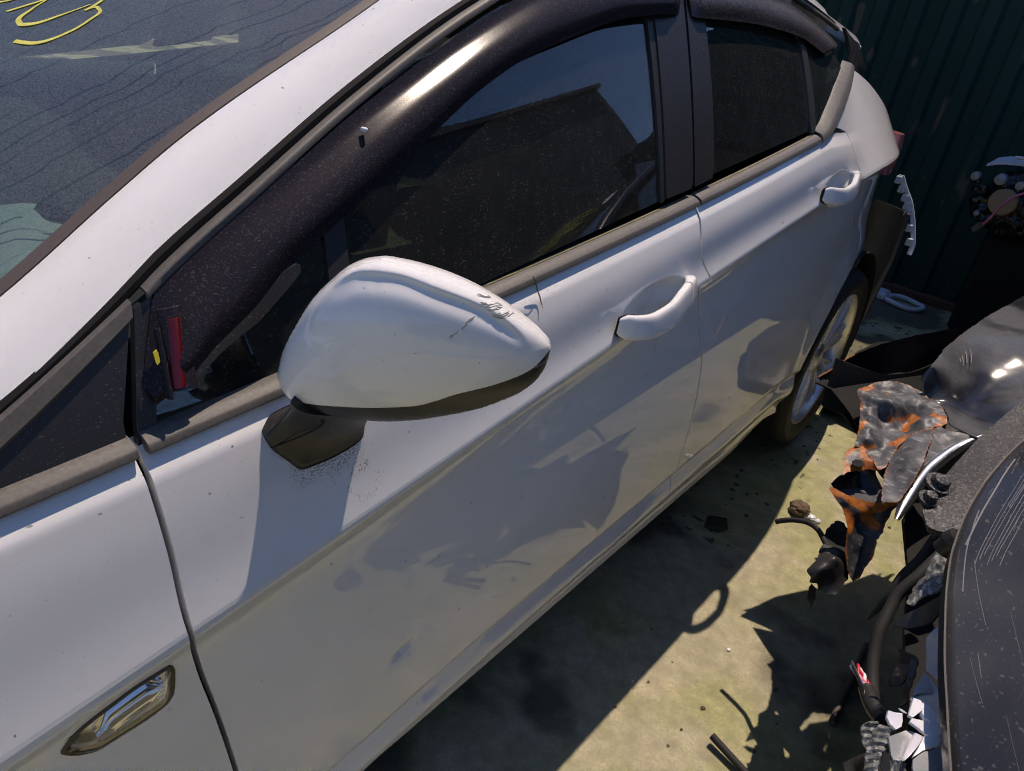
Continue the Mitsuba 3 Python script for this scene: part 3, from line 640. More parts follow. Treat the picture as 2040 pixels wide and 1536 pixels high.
for k in range(10):
    for s in (-1, 1):
        a0 = k * 2 * np.pi / 10 + .2; pts = []
        for q in np.linspace(0, 1, 8):
            r = .048 + .178 * q; a = a0 + s * (.035 + .085 * q * (1 - .3 * q)) ; pts.append((r, a, .022 - .020 * q ** .7 + .010 * q ** 3))
        loops = []
        for i, (r, a, y) in enumerate(pts):
            c = np.array([r * math.cos(a), y, r * math.sin(a)]); u = np.array([-math.sin(a), 0, math.cos(a)]); w = .0085 - .002 * i / 7
            loops.append([c - u * w + [0, .014, 0], c - u * w * .7 + [0, 0, 0], c + u * w * .7 + [0, 0, 0], c + u * w + [0, .014, 0]])
        add(rw + '__spoke', move(loft(np.array(loops)), WC), 'alloy', 30)
add(rw + '__hub', move(ring_mesh([(0, .012), (.028, .012), (.033, .016), (.05, .02), (.056, .03), (.056, .06)], 40), WC), 'alloy', 30)
# inside of the arch
t = np.linspace(-.15, np.pi + .15, 40)
arch = np.array([np.stack([2.662 + .375 * np.cos(t), yy + 0 * t, .318 + .375 * np.sin(t)], 1) for yy in (.02, .35)])
add(W + 'wheel_arch_liner', cat_(grid(arch), box([2.2, .36, .2], [3.1, .38, .95])), 'matte_black', 40)
FT = np.array([0, .052, .318])
add(W + 'front_wheel__tyre', move(ring_mesh([(.236, .03), (.24, -.004), (.275, -.018), (.309, 0), (.318, .06), (.318, .17), (.28, .215), (.24, .20)]), FT), 'rubber', 35)
add(W + 'front_wheel__rim', move(ring_mesh([(0, .02), (.1, .0), (.22, .02), (.24, 0), (.238, .02)]), FT), 'alloy', 35)

scene['far_glass'] = {'type': 'thindielectric', 'int_ior': 1.6, 'specular_transmittance': rgb(.28, .33, .31)}
mirror_y = lambda m: (lambda q: (q.vertices.__setitem__((slice(None), 1), 2 * YC - q.vertices[:, 1]), q.invert(), q)[2])(m.copy())
xs_ = np.linspace(-.2, 3.18, 90)
far = np.array([np.stack([xs_, S(xs_, z), z], 1) for z in [lo_ + (np.minimum(zs(xs_), 1.07) - lo_) * k for k in np.linspace(0, 1, 24) for lo_ in [np.where(np.abs(xs_ - 2.662) < .36, .318 + np.sqrt(np.maximum(.36 ** 2 - (xs_ - 2.662) ** 2, 0)), .24)]]])
add(W + 'far_side', mirror_y(grid(far)), 'white_paint', 40)
add(W + 'far_pillar', mirror_y(PILLAR), 'white_paint', 40)
for poly in ([(1.312, .99), (1.474, 1.015), (1.552, 1.34), (1.385, 1.34)], [(2.0, 1.07), (2.55, 1.07), (2.7, 1.29), (2.15, 1.33)], [(.22, .85), (.47, .88), (.486, .980)]):
    add(W + 'far_pillar', mirror_y(patch(poly, G, .01, .03, .04, .001)), 'interior_dark', False)
add(W + 'far_window', mirror_y(patch([(.475, .890), (.88, .936), (1.318, .996), (1.372, 1.33), (1.16, 1.30), (.865, 1.19), (.505, 1.0)], G, .004, .0035, .05, 0)), 'far_glass', 30)
add(W + 'far_window', mirror_y(patch([(1.470, 1.020), (2.0, 1.078), (2.12, 1.32), (1.54, 1.33)], G, .004, .0035, .05, 0)), 'far_glass', 30)
# bonnet, scuttle
bn = np.array([[[x, y, .84 + .06 * (1 - ((y - YC) / .8) ** 2) + .16 * x - .10 * max(-x - .3, 0) ** 2 * 2] for y in np.linspace(.14, 2 * YC - .14, 30)] for x in np.linspace(-.85, .10, 20)])
add(W + 'bonnet', grid(bn), 'white_paint', 40)
add(W + 'scuttle', thick(np.array([[[.10 + dx, y, .855 + .05 * (1 - ((y - YC) / .8) ** 2) + dz] for y in np.linspace(.16, 2 * YC - .16, 30)] for dx, dz in ((0, 0), (.2, -.01))]), np.array([0, 0, -.01])), 'black_plastic', 40)
# dashboard, seats, door card
def rbox(lo, hi, b): return box(np.array(lo, float), np.array(hi, float), b)
add(W + 'dashboard', cat_(rbox([.30, .16, .50], [.92, 1.66, .905], .05)), 'interior_dark', 30)
dp = rounded([(.40, .30), (.50, .27), (.62, .50), (.60, .60), (.50, .60)], .03); a_, t_, nb_ = delaunay(dp, .012)
f_ = np.stack([a_[:, 0], a_[:, 1], .915 + .035 * np.sqrt(np.clip(np.array([dp.exterior.distance(Point(*q)) for q in a_]) / .06, 0, 1))], 1)
add(W + 'dashboard__pale_pad', tm(f_, t_), 'interior_pale', True, label='pale grey pad on the near end of the dashboard')
add(W + 'dashboard__vent_slot', rbox([.555, .475, .935], [.585, .52, .955], .006), 'matte_black', False)
for k, yy in enumerate((.50, 1.30)):
    s_ = W + 'front_seat' + ('' if k == 0 else f'_{k:03d}')
    add(s_ + '__cushion', rbox([.95, yy - .25, .40], [1.45, yy + .25, .56], .06), 'interior_dark', 30)
    m = rbox([-.06, yy - .24, 0], [.06, yy + .24, .62], .05); m.apply_transform(trimesh.transformations.rotation_matrix(.28, [0, 1, 0], [0, yy, 0])); m.apply_translation([1.42, 0, .52]); add(s_ + '__backrest', m, 'interior_dark', 30)
    m = rbox([-.045, yy - .13, 0], [.045, yy + .13, .19], .04); m.apply_translation([1.60, 0, 1.12]); add(s_ + '__headrest', m, 'interior_dark', 30)
add(W + 'rear_seat', cat_(rbox([2.0, .25, .40], [2.45, 1.55, .58], .06)), 'interior_dark', 30)
add(W + 'rear_seat__backrest', rbox([2.40, .25, .5], [2.6, 1.55, 1.08], .06), 'interior_dark', 30)
add(W + 'door_card', box([.75, 1.60, .80], [1.95, 1.70, .955], .02), 'interior_pale', False, label='pale top of the far door lining')
# yellow writing on the windscreen
scn = screen(.0006, 120, 120)
tree_pts = scn.reshape(-1, 3)
def on_screen(q, lift=.0007):
    """nearest point of the screen, raised a little"""
    q = np.asarray(q, float); i = np.argmin(((tree_pts - q) ** 2).sum(1)); r, c = divmod(i, 120); r = min(max(r, 1), 118); c = min(max(c, 1), 118)
    du = scn[r + 1, c] - scn[r - 1, c]; dv = scn[r, c + 1] - scn[r, c - 1]; n_ = np.cross(du, dv); n_ /= np.linalg.norm(n_); n_ *= np.sign(n_[2]); du /= np.linalg.norm(du); dv = np.cross(n_, du)
    d = q - scn[r, c]; return scn[r, c] + du * (d @ du) + dv * (d @ dv) + n_ * lift
def stroke(pts, w, name='windscreen__paint_writing'):
    c = smoothline([on_screen(q) for q in pts], 50); t = np.gradient(c, axis=0); t /= np.linalg.norm(t, axis=1, keepdims=True)
    n_ = np.array([-.47, -.1, .87]); s_ = np.cross(t, n_); s_ /= np.linalg.norm(s_, axis=1, keepdims=True); ww = np.interp(np.linspace(0, 1, 50), np.linspace(0, 1, len(w)), w)[:, None] * .72
    add(W + name, thick(np.array([c - s_ * ww, c, c + s_ * ww]) + n_ * .0002, n_ * -.0004), 'yellow_paint', False)
stroke([(0.6355, 0.4750, 1.1785), (0.6039, 0.4773, 1.1652), (0.5794, 0.4815, 1.1553), (0.5688, 0.4900, 1.1527), (0.5702, 0.4991, 1.1555), (0.5864, 0.5089, 1.1651), (0.6086, 0.5166, 1.1767), (0.6306, 0.5226, 1.1879)], [0.0012, 0.0016, 0.003, 0.0045, 0.004, 0.002, 0.0018, 0.0016])
stroke([(0.5523, 0.4662, 1.1392), (0.5612, 0.4522, 1.1396), (0.5753, 0.4440, 1.1438), (0.5981, 0.4429, 1.1537), (0.6224, 0.4488, 1.1660), (0.6376, 0.4571, 1.1748), (0.6381, 0.4658, 1.1773), (0.6264, 0.4680, 1.1727)], [0.004, 0.0045, 0.0035, 0.0028, 0.0025, 0.0025, 0.003, 0.002])
stroke([(0.6264, 0.4680, 1.1727), (0.6420, 0.4713, 1.1804), (0.6569, 0.4784, 1.1888)], [0.0025, 0.003, 0.002])
stroke([(0.5693, 0.5248, 1.1610), (0.5818, 0.5224, 1.1661), (0.6067, 0.5185, 1.1763), (0.6287, 0.5186, 1.1861)], [0.0025, 0.0025, 0.002, 0.002])
stroke([(0.5683, 0.5525, 1.1666), (0.5807, 0.5444, 1.1704), (0.5904, 0.5424, 1.1744)], [0.002, 0.002, 0.001])

# ------------------------------------------------------------------ the black wreck to the right
black = thing('black_wreck', 'black crashed car with torn rusty front wing and broken headlight', 'car')
B = black + '__'
from scipy.interpolate import RBFInterpolator as RBF
def sheet3(out, inn, th=.0015, res=.008, wob=.004, freq=28., seed=0, rough=.0, n=None, ribs=None):
    """a torn plate through the outline and inner points given in space, crumpled by noise"""
    o = np.array(out, float); pts = np.vstack([o, np.array(inn, float).reshape(-1, 3)])
    c = o.mean(0); _, _, vt = np.linalg.svd(pts - pts.mean(0)); e1, e2, nn = vt
    if nn @ (CAM - c) < 0: nn = -nn
    e2 = np.cross(nn, e1)
    uv = np.stack([(pts - c) @ e1, (pts - c) @ e2], 1); h = (pts - c) @ nn
    ou = uv[:len(o)]; k = n or max(60, int(np.linalg.norm(np.diff(ou, axis=0), axis=1).sum() / res))
    ring = np.vstack([ou, ou[:1]]); d = np.r_[0, np.cumsum(np.linalg.norm(np.diff(ring, axis=0), axis=1))]
    s_ = np.linspace(0, d[-1], k, endpoint=False); q = np.stack([np.interp(s_, d, ring[:, i]) for i in (0, 1)], 1)
    if rough: q = q + (np.stack([meshkit.noise(np.stack([s_ * 160, s_ * 0, s_ * 0 + i + seed], 1), seed) for i in (0, 1)], 1) - .5) * rough * 2
    poly = Polygon(q).buffer(0); poly = big(poly)
    a, t, nb = delaunay(poly, res)
    f = RBF(uv, h, kernel='thin_plate_spline', smoothing=1e-6)
    hh = f(a)
    P3 = c + a[:, :1] * e1 + a[:, 1:] * e2 + hh[:, None] * nn
    w = meshkit.fbm(P3 * freq, 3, seed) - .5; w2 = np.abs(meshkit.noise(P3 * freq * .6 + 7, seed) - .5)
    P3 = P3 + nn * ((w + w2) * wob)[:, None]
    if ribs: P3 = P3 + nn * (ribs[1] * np.sin(ribs[0] * (a[:, 0] * .8 + a[:, 1] * .6)))[:, None]
    return shell(P3, P3 - nn * th, t), P3[:nb]
def rusty(p, n, uv):
    r = fbm(p.x * 24 + 3, p.y * 24, p.z * 24, 4); m = smoothstep(.60, .63, r)
    g = noise(p.x * 400, p.y * 400, p.z * 400)
    sc = smoothstep(.66, .95, noise(p.x * 50 + p.z * 30, p.y * 40, p.z * 420 + p.x * 200))
    dz = smoothstep(.40, .60, fbm(p.x * 11 + 1, p.y * 11, p.z * 11, 3))
    return mix(mix(mix((.016, .016, .019), (.12, .123, .13), dz), (.30, .30, .31), sc * .45), mix((.36, .115, .020), (.16, .045, .012), g), m)
def rusty_cup(p, n, uv):
    r = fbm(p.x * 24 + 3, p.y * 24, p.z * 24, 4); m = smoothstep(.50, .56, r + .25 * smoothstep(.44, .52, p.z))
    return mix((.012, .012, .014), mix((.42, .15, .022), (.16, .045, .012), noise(p.x * 300, p.y * 300, p.z * 300)), m * .9)
scene['rusted_metal'] = pr(proc(rusty_cup), .5)
def rusty_rough(p, n, uv):
    r = fbm(p.x * 24 + 3, p.y * 24, p.z * 24, 4); return .50 + .35 * smoothstep(.60, .63, r)
scene['torn_black_paint'] = two({'type': 'principled', 'base_color': proc(rusty), 'roughness': proc(rusty_rough), 'specular': .35})
def scratched(p, n, uv):
    a = noise(p.x * 40, p.y * 900 + p.x * 120, 3); b = noise(p.x * 300, p.y * 300, p.z * 300)
    f = smoothstep(.35, .7, fbm(p.x * 3 + 2, p.y * 5, 1., 4))
    return mix(mix((.020, .020, .023), (.085, .083, .083), f), (.22, .21, .20), smoothstep(.90, .98, a) * .10 + smoothstep(.74, .97, b) * .35)
def scratched_rough(p, n, uv): return .08 + .12 * smoothstep(.3, .8, fbm(p.x * 12, p.y * 12, 3., 3))
def scraped(p, n, uv):
    r = fbm(p.x * 7 + 1, p.y * 7, p.z * 7, 4); sc = smoothstep(.62, .95, noise(p.x * 50 + p.z * 30, p.y * 40, p.z * 420 + p.x * 200))
    g = noise(p.x * 500, p.y * 500, p.z * 500)
    return mix(mix((.014, .014, .017), (.11, .113, .12), smoothstep(.38, .62, r) * (.6 + .4 * g)), (.22, .22, .23), sc * .22 * smoothstep(.45, .6, r))
scene['scraped_black'] = two({'type': 'principled', 'base_color': proc(scraped), 'roughness': .15, 'specular': .42})
scene['scratched_black'] = two({'type': 'principled', 'base_color': proc(scratched), 'roughness': proc(scratched_rough), 'specular': .5, 'clearcoat': .2, 'clearcoat_gloss': .95})
scene['rust'] = pr(proc(lambda p, n, uv: mix((.40, .13, .022), (.15, .045, .015), fbm(p.x * 160, p.y * 160, p.z * 160, 3))), .85)
def grained(p, n, uv): return noise(p.x * 700, p.y * 700, p.z * 700) * .0016
scene['grained_plastic'] = two({'type': 'bumpmap', 'arbitrary': proc(grained, eps=.0004), 'scale': 1.0, 'bsdf': {'type': 'principled', 'base_color': proc(lambda p, n, uv: mix((.022, .022, .024), (.135, .135, .14), smoothstep(.45, .9, noise(p.x * 420, p.y * 420, p.z * 420)))), 'roughness': .40, 'specular': .5}})
scene['silver_plastic'] = pr((.30, .31, .33), .35, metallic=.3)
scene['crazed_plastic'] = {'type': 'blendbsdf', 'weight': proc(lambda p, n, uv: .12 + .35 * smoothstep(.5, .8, noise(p.x * 90, p.y * 300, p.z * 300))), 'a': {'type': 'thindielectric', 'int_ior': 1.6, 'specular_transmittance': rgb(.85, .86, .85)}, 'b': two({'type': 'principled', 'base_color': rgb(.55, .56, .55), 'roughness': .2, 'specular': .8})}

scene['scratch'] = pr((.20, .195, .19), .6)
m, rim = sheet3([(2.629, -0.417, 0.720), (2.405, -0.377, 0.710), (2.228, -0.350, 0.700), (2.053, -0.331, 0.690), (1.941, -0.326, 0.665), (1.911, -0.290, 0.640), (1.934, -0.278, 0.618), (1.947, -0.308, 0.613), (1.936, -0.340, 0.611), (1.901, -0.379, 0.613), (1.860, -0.401, 0.611), (1.834, -0.410, 0.606), (1.825, -0.427, 0.606), (1.798, -0.458, 0.614), (1.814, -0.481, 0.610), (1.997, -0.510, 0.660)], [(1.953, -0.383, 0.618), (1.926, -0.434, 0.602), (2.019, -0.441, 0.622), (2.069, -0.466, 0.642), (2.184, -0.420, 0.690), (2.333, -0.403, 0.710), (2.028, -0.363, 0.660), (1.946, -0.347, 0.635), (2.103, -0.405, 0.655), (2.005, -0.407, 0.624)], .0015, .008, .007, 11., 3, .002)
add(B + 'front_wing', m, 'scraped_black', 50, label='torn black front wing with rusty edges and scraped paint')
add(B + 'front_wing__rusty_edge', tube(rim[int(len(rim) * .06):int(len(rim) * .42):2], .0022, 6), 'rust', 40)
def crumple(key, out, inn, rust, wob, freq, seed, res=.0035, dark=False, rust_w=1.0, label=None):
    """a torn plate whose rust, scraped metal and black paint are stains on its own vertices"""
    m, rim = sheet3(out, inn, .0016, res, wob, freq, seed, .0012)
    v = np.array(m.vertices)
    n1 = meshkit.fbm(v * 60, 4, 1); n2 = meshkit.fbm(v * 240, 3, 2); sc_n = meshkit.noise(np.stack([v[:, 0] * 60 + v[:, 2] * 30, v[:, 1] * 40, v[:, 2] * 520 + v[:, 0] * 240], 1), 3)
    base = np.array([.030, .031, .035]) + np.clip((n1 - .22) * 1.5, 0, 1)[:, None] * np.array([.095, .098, .106]) * (.25 if dark else 1)
    s_ = np.clip((sc_n - .66) * 4, 0, 1) * np.clip((n1 - .42) * 5, 0, 1); base = base + s_[:, None] * (np.array([.34, .34, .36]) - base) * (.4 if dark else .8)
    d_ = np.full(len(v), 9.)
    for line, r in rust:
        q = smoothline(line, 24); dd_ = np.sqrt(((v[:, None] - q[None]) ** 2).sum(-1)).min(1); d_ = np.minimum(d_, dd_ - r)
    rimd = np.sqrt(((v[:, None] - rim[None, ::3]) ** 2).sum(-1)).min(1) if len(rim) else d_
    d_ = np.minimum(d_, rimd - .0028 * rust_w) + (n1 - .5) * .009
    m_ = np.clip(.5 - d_ / .0018, 0, 1)
    rc = np.array([.46, .165, .025]) * (1 - n2[:, None]) + np.array([.20, .050, .012]) * n2[:, None] + (np.clip((n2 - .62) * 6, 0, 1) * -.08)[:, None]
    colr = base * (1 - m_[:, None]) + np.maximum(rc, .01) * m_[:, None]
    add(B + key, m, 'torn_metal', True, color=colr, label=label)
    return rim
scene['torn_metal'] = two({'type': 'principled', 'base_color': {'type': 'mesh_attribute', 'name': 'vertex_color'}, 'roughness': .46, 'specular': .32})
crumple('front_wing__crumpled_fold', [(1.831, -0.225, 0.602), (1.855, -0.231, 0.606), (1.873, -0.240, 0.608), (1.891, -0.245, 0.609), (1.910, -0.264, 0.612), (1.938, -0.281, 0.615), (1.945, -0.308, 0.612), (1.932, -0.339, 0.610), (1.899, -0.379, 0.612), (1.859, -0.398, 0.612), (1.836, -0.406, 0.605), (1.823, -0.398, 0.600), (1.812, -0.389, 0.597), (1.793, -0.372, 0.585), (1.773, -0.356, 0.572), (1.737, -0.352, 0.562), (1.706, -0.351, 0.553), (1.667, -0.350, 0.540), (1.656, -0.342, 0.535), (1.680, -0.318, 0.540), (1.703, -0.299, 0.548), (1.685, -0.283, 0.550), (1.711, -0.277, 0.553), (1.738, -0.271, 0.557), (1.773, -0.262, 0.565), (1.798, -0.249, 0.578), (1.818, -0.243, 0.588)], [(1.819, -0.260, 0.604), (1.856, -0.279, 0.600), (1.823, -0.297, 0.592), (1.801, -0.280, 0.580), (1.825, -0.296, 0.566), (1.769, -0.313, 0.556), (1.725, -0.326, 0.545), (1.744, -0.289, 0.570), (1.709, -0.296, 0.560), (1.817, -0.314, 0.578), (1.828, -0.331, 0.562), (1.848, -0.338, 0.566), (1.868, -0.344, 0.582), (1.830, -0.356, 0.590), (1.842, -0.369, 0.600), (1.871, -0.370, 0.606), (1.885, -0.352, 0.604), (1.762, -0.331, 0.560), (1.807, -0.327, 0.560), (1.852, -0.323, 0.594), (1.903, -0.314, 0.604), (1.831, -0.384, 0.600)], [([(1.843, -0.341, 0.604), (1.858, -0.356, 0.606), (1.856, -0.376, 0.608), (1.849, -0.392, 0.607), (1.840, -0.401, 0.603), (1.823, -0.393, 0.600)], .0075), ([(1.812, -0.308, 0.578), (1.845, -0.324, 0.570), (1.863, -0.341, 0.576), (1.841, -0.352, 0.586)], .008), ([(1.845, -0.347, 0.578), (1.835, -0.344, 0.566), (1.806, -0.348, 0.565)], .010), ([(1.742, -0.332, 0.545), (1.744, -0.343, 0.556), (1.764, -0.351, 0.566), (1.772, -0.355, 0.572)], .009), ([(1.700, -0.296, 0.548), (1.719, -0.310, 0.546)], .007), ([(1.742, -0.270, 0.557), (1.766, -0.269, 0.563), (1.771, -0.275, 0.566)], .007), ([(1.845, -0.235, 0.606), (1.869, -0.248, 0.609)], .006), ([(1.869, -0.280, 0.602), (1.867, -0.287, 0.600)], .003), ([(1.809, -0.253, 0.582), (1.802, -0.261, 0.576)], .003), ([(1.812, -0.358, 0.574), (1.806, -0.361, 0.574)], .003), ([(1.808, -0.288, 0.590), (1.808, -0.290, 0.590)], .0015)], .012, 42., 11, label='crumpled grey scraped fold of the wing with orange rust')
crumple('front_wing__bent_flap', [(1.800, -0.390, 0.603), (1.747, -0.399, 0.598), (1.664, -0.405, 0.588), (1.603, -0.407, 0.572), (1.571, -0.404, 0.562), (1.545, -0.402, 0.552), (1.540, -0.399, 0.550), (1.526, -0.378, 0.545), (1.574, -0.367, 0.548), (1.619, -0.358, 0.550), (1.670, -0.352, 0.556), (1.694, -0.352, 0.560), (1.717, -0.355, 0.572), (1.747, -0.359, 0.585), (1.771, -0.373, 0.596)], [(1.673, -0.370, 0.580), (1.687, -0.382, 0.588), (1.625, -0.377, 0.560), (1.586, -0.384, 0.552), (1.638, -0.386, 0.574), (1.583, -0.374, 0.548)], [([(1.685, -0.358, 0.556), (1.679, -0.360, 0.548)], .003)], .006, 34., 12, rust_w=.6)
crumple('front_wing__bent_flap', [(1.799, -0.390, 0.602), (1.817, -0.399, 0.604), (1.799, -0.416, 0.606), (1.802, -0.435, 0.610), (1.812, -0.461, 0.612), (1.773, -0.444, 0.592), (1.718, -0.428, 0.576), (1.660, -0.413, 0.560), (1.691, -0.404, 0.575), (1.747, -0.399, 0.594)], [], [], .010, 30., 19, rust_w=.4)
crumple('front_wing__torn_corner', [(1.665, -0.274, 0.535), (1.681, -0.278, 0.540), (1.694, -0.282, 0.545), (1.708, -0.289, 0.548), (1.696, -0.301, 0.548), (1.671, -0.312, 0.545), (1.659, -0.333, 0.540), (1.644, -0.357, 0.536), (1.659, -0.339, 0.532), (1.648, -0.321, 0.528), (1.635, -0.307, 0.524), (1.620, -0.297, 0.520), (1.607, -0.293, 0.516), (1.636, -0.283, 0.525)], [], [([(1.665, -0.274, 0.535), (1.681, -0.278, 0.540), (1.694, -0.282, 0.545), (1.708, -0.289, 0.548), (1.696, -0.301, 0.548), (1.671, -0.312, 0.545), (1.659, -0.333, 0.540), (1.644, -0.357, 0.536), (1.659, -0.339, 0.532), (1.648, -0.321, 0.528), (1.635, -0.307, 0.524), (1.620, -0.297, 0.520), (1.607, -0.293, 0.516), (1.636, -0.283, 0.525)], .012)], .006, 50., 13, label='rusty brown torn corner of the wing')
m, rim = sheet3([(1.642, -0.294, 0.536), (1.654, -0.297, 0.538), (1.656, -0.308, 0.540), (1.647, -0.318, 0.539), (1.630, -0.310, 0.537), (1.631, -0.299, 0.536)], [], .001, .004, .001, 20., 14); add(B + 'front_wing__hole_shade', m, 'matte_black', 40)  # black plate stands in for the shade inside a hole
crumple('front_wing__torn_front', [(1.554, -0.287, 0.508), (1.563, -0.288, 0.510), (1.567, -0.309, 0.505), (1.576, -0.326, 0.502), (1.585, -0.346, 0.500), (1.592, -0.365, 0.502), (1.601, -0.379, 0.506), (1.611, -0.396, 0.512), (1.613, -0.400, 0.508), (1.607, -0.396, 0.492), (1.592, -0.396, 0.474), (1.581, -0.399, 0.458), (1.568, -0.397, 0.444), (1.558, -0.401, 0.428), (1.552, -0.405, 0.416), (1.542, -0.402, 0.404), (1.532, -0.400, 0.394), (1.520, -0.400, 0.382), (1.508, -0.394, 0.376), (1.506, -0.385, 0.382), (1.506, -0.376, 0.394), (1.509, -0.367, 0.410), (1.517, -0.358, 0.428), (1.526, -0.351, 0.446), (1.534, -0.346, 0.458), (1.547, -0.332, 0.474), (1.552, -0.320, 0.486), (1.550, -0.305, 0.497)], [(1.563, -0.343, 0.484), (1.576, -0.357, 0.486), (1.589, -0.374, 0.478), (1.567, -0.359, 0.452), (1.573, -0.374, 0.442), (1.549, -0.375, 0.424), (1.558, -0.389, 0.412), (1.534, -0.380, 0.404), (1.529, -0.391, 0.394), (1.591, -0.383, 0.486), (1.559, -0.323, 0.498), (1.578, -0.371, 0.462)], [([(1.554, -0.289, 0.508), (1.566, -0.320, 0.502), (1.579, -0.347, 0.500), (1.599, -0.380, 0.506), (1.607, -0.395, 0.511)], .007), ([(1.566, -0.327, 0.500), (1.576, -0.351, 0.486), (1.577, -0.364, 0.474), (1.586, -0.382, 0.460)], .010), ([(1.554, -0.328, 0.480), (1.553, -0.341, 0.468), (1.536, -0.349, 0.455)], .008), ([(1.523, -0.352, 0.444), (1.512, -0.365, 0.411)], .003), ([(1.569, -0.396, 0.443), (1.554, -0.403, 0.416), (1.536, -0.401, 0.395)], .003), ([(1.587, -0.370, 0.492), (1.593, -0.384, 0.498)], .006)], .006, 30., 15, dark=True, label='hanging torn front of the wing with an orange rust lip')
m, rim = sheet3([(1.572, -0.284, 0.510), (1.593, -0.286, 0.514), (1.613, -0.291, 0.516), (1.639, -0.301, 0.520), (1.657, -0.320, 0.526), (1.667, -0.338, 0.530), (1.650, -0.358, 0.534), (1.667, -0.368, 0.490), (1.660, -0.345, 0.472), (1.642, -0.320, 0.466), (1.615, -0.296, 0.472)], [], .0015, .005, .008, 40., 16); add(B + 'front_wing__inner_wall', m, 'black_paint', 50)
m, rim = sheet3([(1.567, -0.285, 0.508), (1.620, -0.301, 0.482), (1.651, -0.324, 0.484), (1.680, -0.362, 0.492), (1.598, -0.380, 0.497), (1.605, -0.352, 0.486), (1.599, -0.320, 0.482), (1.577, -0.295, 0.490)], [], .0015, .005, .004, 40., 17); add(B + 'front_wing__inner_floor', m, 'scraped_black', 50)
for o in ([(2.103, -0.353, 0.672), (2.076, -0.362, 0.668), (2.050, -0.370, 0.664)], [(2.121, -0.356, 0.676), (2.085, -0.367, 0.668), (2.043, -0.378, 0.662)], [(2.117, -0.363, 0.675), (2.090, -0.374, 0.669), (2.059, -0.382, 0.664)], [(2.127, -0.373, 0.676), (2.099, -0.382, 0.670), (2.068, -0.390, 0.665)]): add(B + 'front_wing__scratch', tube(np.array(o) + [-.001, 0, .0035], [.0004, .0011, .0009, .0005], 6, 16), 'scratch', 40)
m, rim = sheet3([(1.931, -0.122, 0.555), (1.975, -0.138, 0.573), (2.047, -0.157, 0.595), (2.120, -0.186, 0.612), (2.239, -0.251, 0.638), (2.366, -0.337, 0.662), (2.407, -0.368, 0.590), (2.356, -0.384, 0.460), (2.172, -0.389, 0.380), (2.072, -0.402, 0.340), (2.007, -0.334, 0.340), (1.971, -0.261, 0.420), (1.992, -0.227, 0.445), (1.966, -0.187, 0.485), (1.938, -0.151, 0.530)], [(2.022, -0.167, 0.520), (2.108, -0.205, 0.552), (2.209, -0.269, 0.577), (2.047, -0.228, 0.468), (2.107, -0.298, 0.435), (2.281, -0.325, 0.550), (2.156, -0.286, 0.500), (2.293, -0.325, 0.605)], .002, .010, .003, 10., 21, .001)
add(B + 'wing_skirt', m, 'black_paint', 60, label='bent glossy black sheet reaching to the rear wheel of the white car')
add(B + 'wing_skirt__rusty_edge', tube(rim[:int(len(rim) * .1)], .002, 6), 'rust', 40)
ch = smoothline([(1.834, -0.477, 0.618), (1.804, -0.460, 0.606), (1.770, -0.442, 0.592), (1.721, -0.427, 0.578), (1.671, -0.416, 0.564), (1.613, -0.412, 0.552), (1.561, -0.411, 0.540), (1.517, -0.412, 0.530)], 40)
add(B + 'chrome_strip', tube(ch, [.003, .008, .011, .012, .0125, .013, .013, .011, .004], 16), 'chrome', 50)
m, rim = sheet3([(1.488, -0.441, 0.585), (1.551, -0.442, 0.600), (1.644, -0.452, 0.620), (1.745, -0.466, 0.640), (1.974, -0.509, 0.670), (1.707, -0.541, 0.660), (1.619, -0.511, 0.645), (1.551, -0.502, 0.625), (1.518, -0.502, 0.610), (1.499, -0.511, 0.600), (1.458, -0.495, 0.585), (1.455, -0.459, 0.578)], [], .012, .008, .002, 12., 8)
add(B + 'grained_bracket', m, 'grained_plastic', 35, label='grained black plastic bracket with push clips')
for nme, q, r in (('clip', [(1.552, -0.444, 0.615)][0], .020), ('clip', [(1.513, -0.441, 0.600)][0], .015)):
    q = np.array(q); up_ = np.array([-.25, -.15, .95]); up_ /= np.linalg.norm(up_)
    add(B + 'grained_bracket__' + nme, tube([q - up_ * .006, q, q + up_ * .001, q + up_ * .007, q + up_ * .011, q + up_ * .0125], [r * 1.15, r * 1.15, r * .78, r * .74, r * .6, r * .15], 24), 'grained_plastic', 40)
m, rim = sheet3([(1.701, -0.415, 0.440), (1.542, -0.471, 0.420), (1.383, -0.498, 0.420), (1.237, -0.541, 0.420), (1.090, -0.566, 0.420), (1.221, -0.698, 0.420), (2.221, -0.576, 0.460), (2.054, -0.434, 0.470)], [], .01, .03, .004, 6., 81)
add(B + 'added_shadow_sheet', m, 'matte_black', 40)  # sheet added to fill out the ground shadow of the wreck
m, rim = sheet3([(1.895, -0.164, 0.555), (1.825, -0.251, 0.530), (1.806, -0.280, 0.500), (1.808, -0.341, 0.460), (1.792, -0.421, 0.500), (2.090, -0.392, 0.560), (2.107, -0.328, 0.600), (1.959, -0.238, 0.585)], [], .004, .02, .004, 8., 83)
add(B + 'hidden_sun_blocker', m, 'matte_black', 40)  # hidden sheet added to stop sun leaking through the wing shadow
fl = smoothline([(1.918, -.150, .55), (1.944, -.215, .54), (1.99, -.255, .53), (2.064, -.293, .53), (2.18, -.32, .53), (2.35, -.345, .53)], 24)
add(B + 'hidden_sun_blocker__flange', thick(np.array([fl + [-.012, -.004, -.045], fl, fl + [.03, .010, .06]]), np.array([.003, -.003, 0])), 'matte_black', 40)  # added strip that closes a lit band in the same shadow
